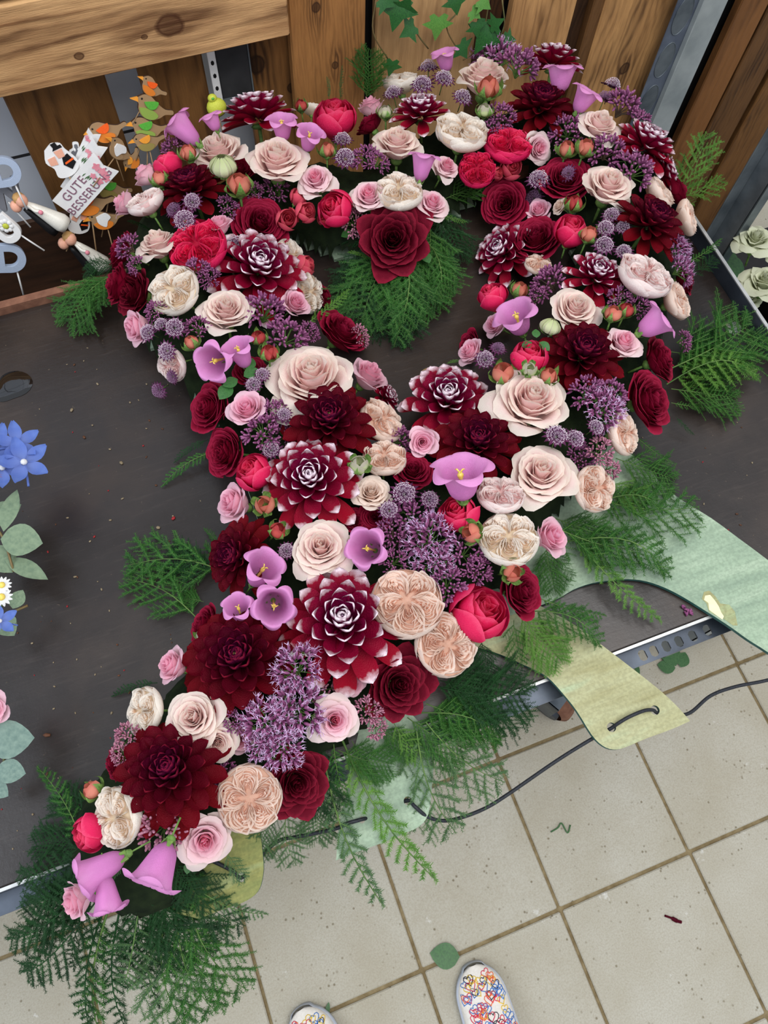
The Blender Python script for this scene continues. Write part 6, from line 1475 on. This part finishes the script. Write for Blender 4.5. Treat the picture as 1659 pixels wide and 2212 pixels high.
# flat printed couple and grey tag
def flatcouple(e):
    mb = MB(); poly_extrude(mb, bez([(-.9, .6), (-.5, .95), (-.3, 1.0), (.1, .95), (.3, .6), (.75, .1), (.9, -.4), (.5, -.9), (-.1, -1.1), (-.5, -1.0), (-.6, -.5), (-1.0, -.1)]), .1); link('backing', mb.mesh('backing', M['whitepaint'], False), e)
    for nm, mt, pts, y in [('hat', 'black', [(-.45, .55), (.15, .75), (.08, .9), (-.1, .85), (-.2, 1.05), (-.5, .95), (-.38, .72)], -.03), ('face', 'skin', [(-.4, .5), (.1, .65), (.2, .2), (-.2, .1)], -.02), ('face', 'skin', [(-.85, .1), (-.4, .25), (-.3, -.25), (-.75, -.3)], -.02), ('coat', 'black', [(.0, .1), (.35, .35), (.75, -.2), (.45, -.6), (.0, -.3)], -.02), ('sash', 'b_red', [(.1, -.18), (.6, .08), (.66, -.02), (.12, -.3)], -.03)]:
        mb = MB(); poly_extrude(mb, pts, .04, y0=y-.02); link(nm, mb.mesh(nm, M[mt], False), e)
    mb = MB(); tube(mb, [(.1, .05, -.9), (.5, .05, -2.6)], .05, 6); link('stick', mb.mesh('stick', M['birdwood']), e)
pick(135, 345, YO-.004, 'couple_pick', 'flat printed wedding couple with black top hat on white pick', 'ornament', -8, 32, flatcouple)
def tag_(e):
    mb = MB(); poly_extrude(mb, bez([(-.6, -1), (.7, -1), (.7, .3), (.25, .6), (.2, 1), (-.2, 1), (-.25, .6), (-.6, .3)]), .12); link('tag_board', mb.mesh('tag_board', [M['whitepaint']], False), e)
    mb = MB(); poly_extrude(mb, bez([(-.45, -.9), (.55, -.9), (.55, .25), (.15, .5), (.1, .85), (-.12, .85), (-.15, .5), (-.45, .25)]), .04, y0=-.04); link('tag_face', mb.mesh('tag_face', M['greypaint'], False), e)
    for x in (-.14, .14): mb = MB(); ellip(mb, (x, -.05, .5), (.09, .03, .13), 8, 5); link('eye', mb.mesh('eye', M['whitepaint']), e)
pick(168, 338, YO+.004, 'grey_tag', 'grey bottle shaped tag with two white eyes behind the couple pick', 'ornament', -12, 26, tag_)
pick(176, 478, YO-.026, 'couple_pick', 'second flat couple pick with hat, under the lower bird', 'ornament', -60, 26, flatcouple)
# figurine bridal couples
def figurines(e):
    for nm, mt, a, b_, r0, r1 in [('bride_dress', 'dress', (-.15, 0, .25), (.95, 0, -1.0), .18, .42), ('groom_suit', 'black', (-.35, .15, .0), (.45, .15, -1.25), .16, .26)]:
        a, b_ = np.array(a), np.array(b_); mb = MB(); n = 14; d = nrm(b_-a)
        pts = [a+(b_-a)*t for t in np.linspace(0, 1, 8)]; tube(mb, pts, [r0*.5+(r1-r0*.5)*(t**.8) if t < .98 else r1*.8 for t in np.linspace(0, 1, 8)], n); link(nm, mb.mesh(nm, M[mt]), e)
    mb = MB(); ellip(mb, (-.3, -.02, .42), (.25, .23, .27), 12, 8); link('bride_head', mb.mesh('bride_head', M['skin']), e)
    mb = MB(); ellip(mb, (-.36, .03, .52), (.26, .23, .23), 10, 6); ellip(mb, (-.52, .03, .40), (.1, .1, .12), 8, 5); link('bride_hair', mb.mesh('bride_hair', M['gold']), e)
    mb = MB(); ellip(mb, (-.60, .1, .20), (.23, .22, .25), 12, 8); link('groom_head', mb.mesh('groom_head', M['skin']), e)
    mb = MB(); tube(mb, smooth_path([(-.15, -.05, .2), (.05, -.22, -.02), (.22, -.28, -.05)], 3), .07, 7); link('arm', mb.mesh('arm', M['dress']), e)
    mb = MB(); ellip(mb, (.25, -.36, -.08), (.1, .08, .1), 8, 6); link('bouquet', mb.mesh('bouquet', M['pinkprint']), e)
pick(72, 450, YO-.03, 'bridal_figurine', 'bride and groom figurine leaning beside the grey letters', 'figurine', 0, 48, figurines)
pick(172, 535, YO-.045, 'bridal_figurine', 'second bridal figurine leaning lower beside the roses', 'figurine', -12, 46, figurines)
# blue-grey letters on picks
def letters(txt, mat, fl=None):
    def bld(e):
        me = text_mesh(txt, 1.5, M[mat]);
        cu = bpy.data.curves.new('t', 'FONT'); cu.body = txt; cu.size = 2.3; cu.extrude = .16; cu.bevel_depth = .02; cu.offset = .09; o = bpy.data.objects.new('t', cu); col.objects.link(o); bpy.context.view_layer.update()
        me = bpy.data.meshes.new_from_object(o.evaluated_get(bpy.context.evaluated_depsgraph_get())); bpy.data.objects.remove(o); me.materials.clear(); me.materials.append(M[mat])
        o = link('cut_letters', me, e); o.rotation_euler = (PI/2, 0, 0); o.location = (-1.1, 0, -.7)
        mb = MB(); tube(mb, [(0, .05, -.4), (.3, .05, -2.4)], .06, 6); link('stick', mb.mesh('stick', M['whitepaint']), e)
        if fl:
            mb = MB()
            for k in range(8): t = 2*PI*k/8; ellip(mb, (.0+.32*math.cos(t), -.2, .3+.32*math.sin(t)), (.16, .05, .16), 8, 5)
            link('daisy_cutout', mb.mesh('daisy_cutout', M['whitepaint']), e); mb = MB(); ellip(mb, (0, -.24, .3), (.2, .08, .2), 10, 6); link('daisy_centre', mb.mesh('daisy_centre', M['lime']), e)
    return bld
pick(22, 372, YO-.02, 'letter_pick', 'topmost pale blue cut-out letter pick at the left edge', 'ornament', -8, 32, letters('D', 'bluegrey'))
pick(10, 425, YO-.015, 'letter_pick', 'grey blue letter pick behind the bridal figurine', 'ornament', 10, 30, letters('W', 'greypaint'))
pick(22, 492, YO-.04, 'letter_pick', 'white letter pick with yellow-centred daisy', 'ornament', 30, 30, letters('U', 'whitepaint', True))
pick(32, 560, YO-.05, 'letter_pick', 'lowest pale blue cut-out letter pick at the left edge', 'ornament', -20, 32, letters('D', 'bluegrey'))
# crate that holds the picks
def crate():
    e = empty('crate', (-.25, .9, .6), label='dark wooden box behind the table holding the picks', cat='crate')
    for nm, lo, hi in [('front_board', (-.62, .838, .40), (.04, .848, .742)), ('back_board', (-.62, 1.055, .40), (.04, 1.063, .70)), ('side_board', (.04, .838, .40), (.05, 1.06, .742)), ('bottom_board', (-.62, .848, .50), (.04, 1.055, .51))]:
        mb = MB(); c_ = [(a+b_)/2 for a, b_ in zip(lo, hi)]; box(mb, [a-b_ for a, b_ in zip(lo, (-.25, .9, .6))], [a-b_ for a, b_ in zip(hi, (-.25, .9, .6))], bev=.001); link(nm, mb.mesh(nm, simple('dark_crate_wood', (48, 32, 22), (74, 48, 32), 12, .7, stretch=(1, 1, 6)), False), e)
crate()
# chalkboard hanger between the boards
def hanger():
    P = aty(505, 150, YW-.004); k = mpp(P); e = empty('chalk_tag', tuple(P), label='small black chalkboard with white ribbon hanging between the boards', cat='chalkboard')
    mb = MB(); box(mb, (-34*k, -.004, -60*k), (34*k, .002, 75*k), bev=.001); link('board', mb.mesh('board', M['slate'], False), e)
    mb = MB(); box(mb, (-38*k, -.005, -66*k), (38*k, .001, -60*k)); box(mb, (34*k, -.005, -66*k), (37*k, .001, 75*k)); link('frame', mb.mesh('frame', M['steel'], False), e)
    mb = MB(); box(mb, (-52*k, -.005, -72*k), (-36*k, .001, 75*k)); link('dotted_ribbon', mb.mesh('dotted_ribbon', M['whitepaint'], False), e)
    mb = MB()
    for q in range(4): ellip(mb, (-44*k, -.005, (-60+30*q)*k), (4*k, .0006, 6*k), 10, 4)
    link('ribbon_dots', mb.mesh('ribbon_dots', M['black']), e)
hanger()
def lemon(e):
    mb = MB(); ellip(mb, (0, 0, 0), (.9, .7, .8), 16, 10); link('body', mb.mesh('body', M['lime']), e)
    mb = MB(); ellip(mb, (-.2, -.1, .85), (.42, .4, .36), 12, 8); link('head', mb.mesh('head', M['lime']), e)
    mb = MB(); tube(mb, [(.0, 0, -.6), (.0, 0, -2.6)], .06, 6); link('stick', mb.mesh('stick', M['birdwood']), e)
    mb = MB(); ellip(mb, (-.2, -.48, .92), (.14, .06, .12), 8, 5); link('green_mark', mb.mesh('green_mark', M['b_green']), e)
pick(468, 232, YO, 'chick_ornament', 'small yellow green chick behind the lilac bellflowers', 'ornament', 0, 22, lemon)

# ------------------------------------------------------------------ bouquets cut by the left edge
def eleaf(x, y, z, s, a, sh, m_, e, tilt=.25):
    P = at(x, y, T+z); s_ = s*mpp(P); al = math.radians(a); d = nrm(at(x+20*math.cos(al), y-20*math.sin(al), T+z)-P); n = nrm(np.array((tilt*math.sin(a), tilt*math.cos(a), 1.))-d*d.dot(np.array((tilt*math.sin(a), tilt*math.cos(a), 1.))))
    o = link('leaf', LM[(sh, m_)], e); setm(o, P, np.array([np.cross(d, n), d, n]).T, s_)
def eucalyptus(pts, leaves, label):
    e = empty('eucalyptus_sprig', (0, 0, 0), label=label, cat='foliage')
    mb = MB(); tube(mb, smooth_path([at(x, y, T+z) for x, y, z in pts], 4), .0016, 5); link('stem', mb.mesh('stem', M['vine']), e)
    for l in leaves: eleaf(*l, e)
eucalyptus([(-60, 1120, .05), (0, 1150, .06), (30, 1235, .05)], [(5, 1150, .07, 105, 72, 'narrow', 'euca'), (0, 1160, .065, 92, -8, 'oval', 'euca'), (8, 1205, .05, 110, -25, 'narrow', 'euca'), (-20, 1180, .05, 80, -50, 'oval', 'euca'), (-30, 1130, .05, 80, 30, 'oval', 'euca')], 'grey green eucalyptus sprig at the left edge, upper')
eucalyptus([(-60, 1320, .05), (0, 1330, .05), (60, 1308, .05)], [(25, 1315, .06, 46, 60, 'oval', 'euca'), (-5, 1330, .05, 60, -50, 'oval', 'euca'), (22, 1330, .05, 26, -70, 'oval', 'euca')], 'small eucalyptus tip beside the chamomile')
eucalyptus([(-60, 1600, .05), (0, 1590, .06), (10, 1660, .05)], [(-12, 1570, .05, 56, -30, 'oval', 'euca2'), (-35, 1600, .07, 105, 3, 'oval', 'euca2'), (-10, 1660, .06, 66, -10, 'oval', 'euca2'), (-20, 1690, .04, 50, -40, 'oval', 'euca2')], 'blue green eucalyptus with broad leaves, lower left')
def delph(x, y, s, label):
    P = at(x, y, T+.09); e = empty('delphinium', tuple(P), label=label, cat='flower'); k = s*mpp(P)
    for q in range(5):
        mb = MB(); phi = 2*PI*q/5+.3; mb.add(*grid(7, 5, lambda a, b: ((.1+.95*a)*math.cos(phi)-(2*b-1)*.30*math.sin(PI*min(1, .1+.85*a))*math.sin(phi), (.1+.95*a)*math.sin(phi)+(2*b-1)*.30*math.sin(PI*min(1, .1+.85*a))*math.cos(phi), .28*a*a+.10*(2*b-1)**2), lambda a, b: (a, a, .7))); link('petal', mb.mesh('petal', M['blue']), e)
    mb = MB(); ellip(mb, (0, 0, .1), (.14, .14, .12), 8, 5); link('centre', mb.mesh('centre', M['daisy']), e)
    mb = MB(); tube(mb, smooth_path([(0, 0, 0), (.4, -.2, -.1), (.9, -.5, .0)], 4), [.05]*9, 5); link('spur', mb.mesh('spur', M['blue']), e)
    setm(e, P, frame((.3, -.1, 1), x*.1), k)
for x, y, s, l in [(38, 958, 46, 'upper blue delphinium floret at the left edge'), (52, 1000, 54, 'right blue delphinium floret at the left edge'), (5, 1012, 50, 'lower blue delphinium floret above the orange bloom'), (-4, 960, 44, 'blue delphinium floret cut by the left edge'), (0, 1342, 36, 'pale blue floret at the left edge below the chamomile')]: delph(x, y, s, l)
def daisy(x, y, d, label):
    P = at(x, y, T+.09); e = empty('chamomile', tuple(P), label=label, cat='flower'); k = d/2*mpp(P)
    pm = MB(); pm.add(*grid(5, 3, lambda a, b: (.3+.7*a, (2*b-1)*.17*math.sin(PI*min(1, .2+.72*a)), -.02*a), lambda a, b: (a, 1, .8))); pme = pm.mesh('petal', M['daisy'])
    for q in range(13): o = link('petal', pme, e); o.rotation_euler = (0, 0, 2*PI*q/13)
    mb = MB(); ellip(mb, (0, 0, .05), (.36, .36, .24), 14, 8); link('centre', mb.mesh('centre', M['yellow']), e)
    mb = MB(); tube(mb, [(0, 0, 0), (-.5, -.3, -2.5)], .06, 5); link('stem', mb.mesh('stem', M['stem']), e)
    setm(e, P, frame((.2, 0, 1)), k)
daisy(3, 1290, 46, 'lower white chamomile at the left edge'); daisy(4, 1264, 40, 'upper white chamomile at the left edge')
def extra(kind, x, y, z, d, f, label, group=None):
    P = at(x, y, z); r_ = d/2*mpp(P); ax = axis_at(x, y, f, P); k = KIND[kind]; spawn(TPL[kind][0], k[0], label, k[1], group, P-ax*k[5]*r_, frame(ax, x), r_)
extra('RK', -22, 1533, T+.09, 92, (0, 20), 'pink rose cut by the left edge above the blue green leaves')
mo = MB()
tplO = make_garden(M['orange'], 9, 5, 6, 6); P = at(-14, 1036, T+.08); spawn(tplO, 'ranunculus', 'burnt orange bloom at the left edge below the delphinium', 'flower', None, P, frame((.4, 0, 1)), 28*mpp(P))

# ------------------------------------------------------------------ bucket of white roses at the right
def bucket():
    P = at(1700, 600, .56); e = empty('flower_bucket', (P[0], P[1], .12), label='black bucket holding greenish white roses right of the table', cat='bucket')
    mb = MB(); mb.add(*grid(8, 32, lambda a, b: ((.10+.03*a)*math.cos(2*PI*b), (.10+.03*a)*math.sin(2*PI*b), .30*a), closed=True)); link('pail', mb.mesh('pail', M['black']), e)
    mb = MB(); tube(mb, [(.132*math.cos(t), .132*math.sin(t), .30) for t in np.linspace(0, 2*PI, 33)], .005, 6, False); link('rim', mb.mesh('rim', M['black']), e)
    rr = random.Random(4)
    for k in range(26):
        a = rr.uniform(0, 6.28); r_ = rr.uniform(.03, .15); o = link('leaf', LM[('oval', 'leaf')], e); d = nrm((math.cos(a), math.sin(a), rr.uniform(-.3, .5))); n = nrm(np.array((0, 0, 1.))-d*d[2]); setm(o, (P[0]+r_*math.cos(a)*.6, P[1]+r_*math.sin(a)*.6, .42+rr.uniform(0, .08)), np.array([np.cross(d, n), d, n]).T, rr.uniform(.05, .08))
        o.matrix_basis = Matrix.Translation(-Vector((P[0], P[1], .12))) @ o.matrix_basis
    for x, y, d, z, l in [(1634, 508, 100, .60, 'greenish white rose in the bucket, upper'), (1655, 600, 118, .60, 'greenish white rose in the bucket, lower and larger'), (1620, 640, 60, .56, 'small greenish white rose at the bucket edge'), (1720, 540, 110, .60, 'greenish white rose in the bucket beyond the frame')]:
        extra('WR', x, y, z, d, (150, 12), l, 'white roses in the bucket')
    mb = MB(); box(mb, (xr+.03, .10, .01), (xr+1.0, YW-.06, .12), bev=.004); link('shade_plinth', mb.mesh('shade_plinth', M['shade_fill'], False), label='broad dark block under the rose bucket, added to stand in for shadow', cat='shade_plinth')  # added block carrying the bucket, its dark colour stands in for floor shadow
bucket()
# small green leaves under the left bellflower
def tuft(name, pts, label):
    e = empty(name, (0, 0, 0), label=label, cat='leaf')
    for x, y, z, s, a in pts:
        P = at(x, y, T+z); s_ = s*mpp(P); al = math.radians(a); d = nrm(at(x+20*math.cos(al), y-20*math.sin(al), T+z)-P); n = np.array((0, 0, 1.)); o = link('leaf', LM[('oval', 'leaf')], e); setm(o, P, np.array([np.cross(d, n), d, n]).T, s_)
tuft('leaf_tuft', [(525, 812, .12, 40, 20), (535, 800, .12, 34, 70), (515, 820, .115, 36, 200), (500, 830, .11, 44, 230), (545, 820, .115, 34, 300)], 'green leaves between the bellflowers and the crimson rose')
tuft('leaf_tuft', [(1150, 740, .125, 26, 200), (1165, 738, .125, 30, 320), (1158, 730, .125, 24, 90)], 'dark green leaves below the bellflower on the right arm')
tuft('leaf_tuft', [(915, 545, .06, 30, 300), (764, 500, .06, 30, 200), (408, 1862, .08, 24, 260)], 'stray rose leaves beneath the pink-centred roses')
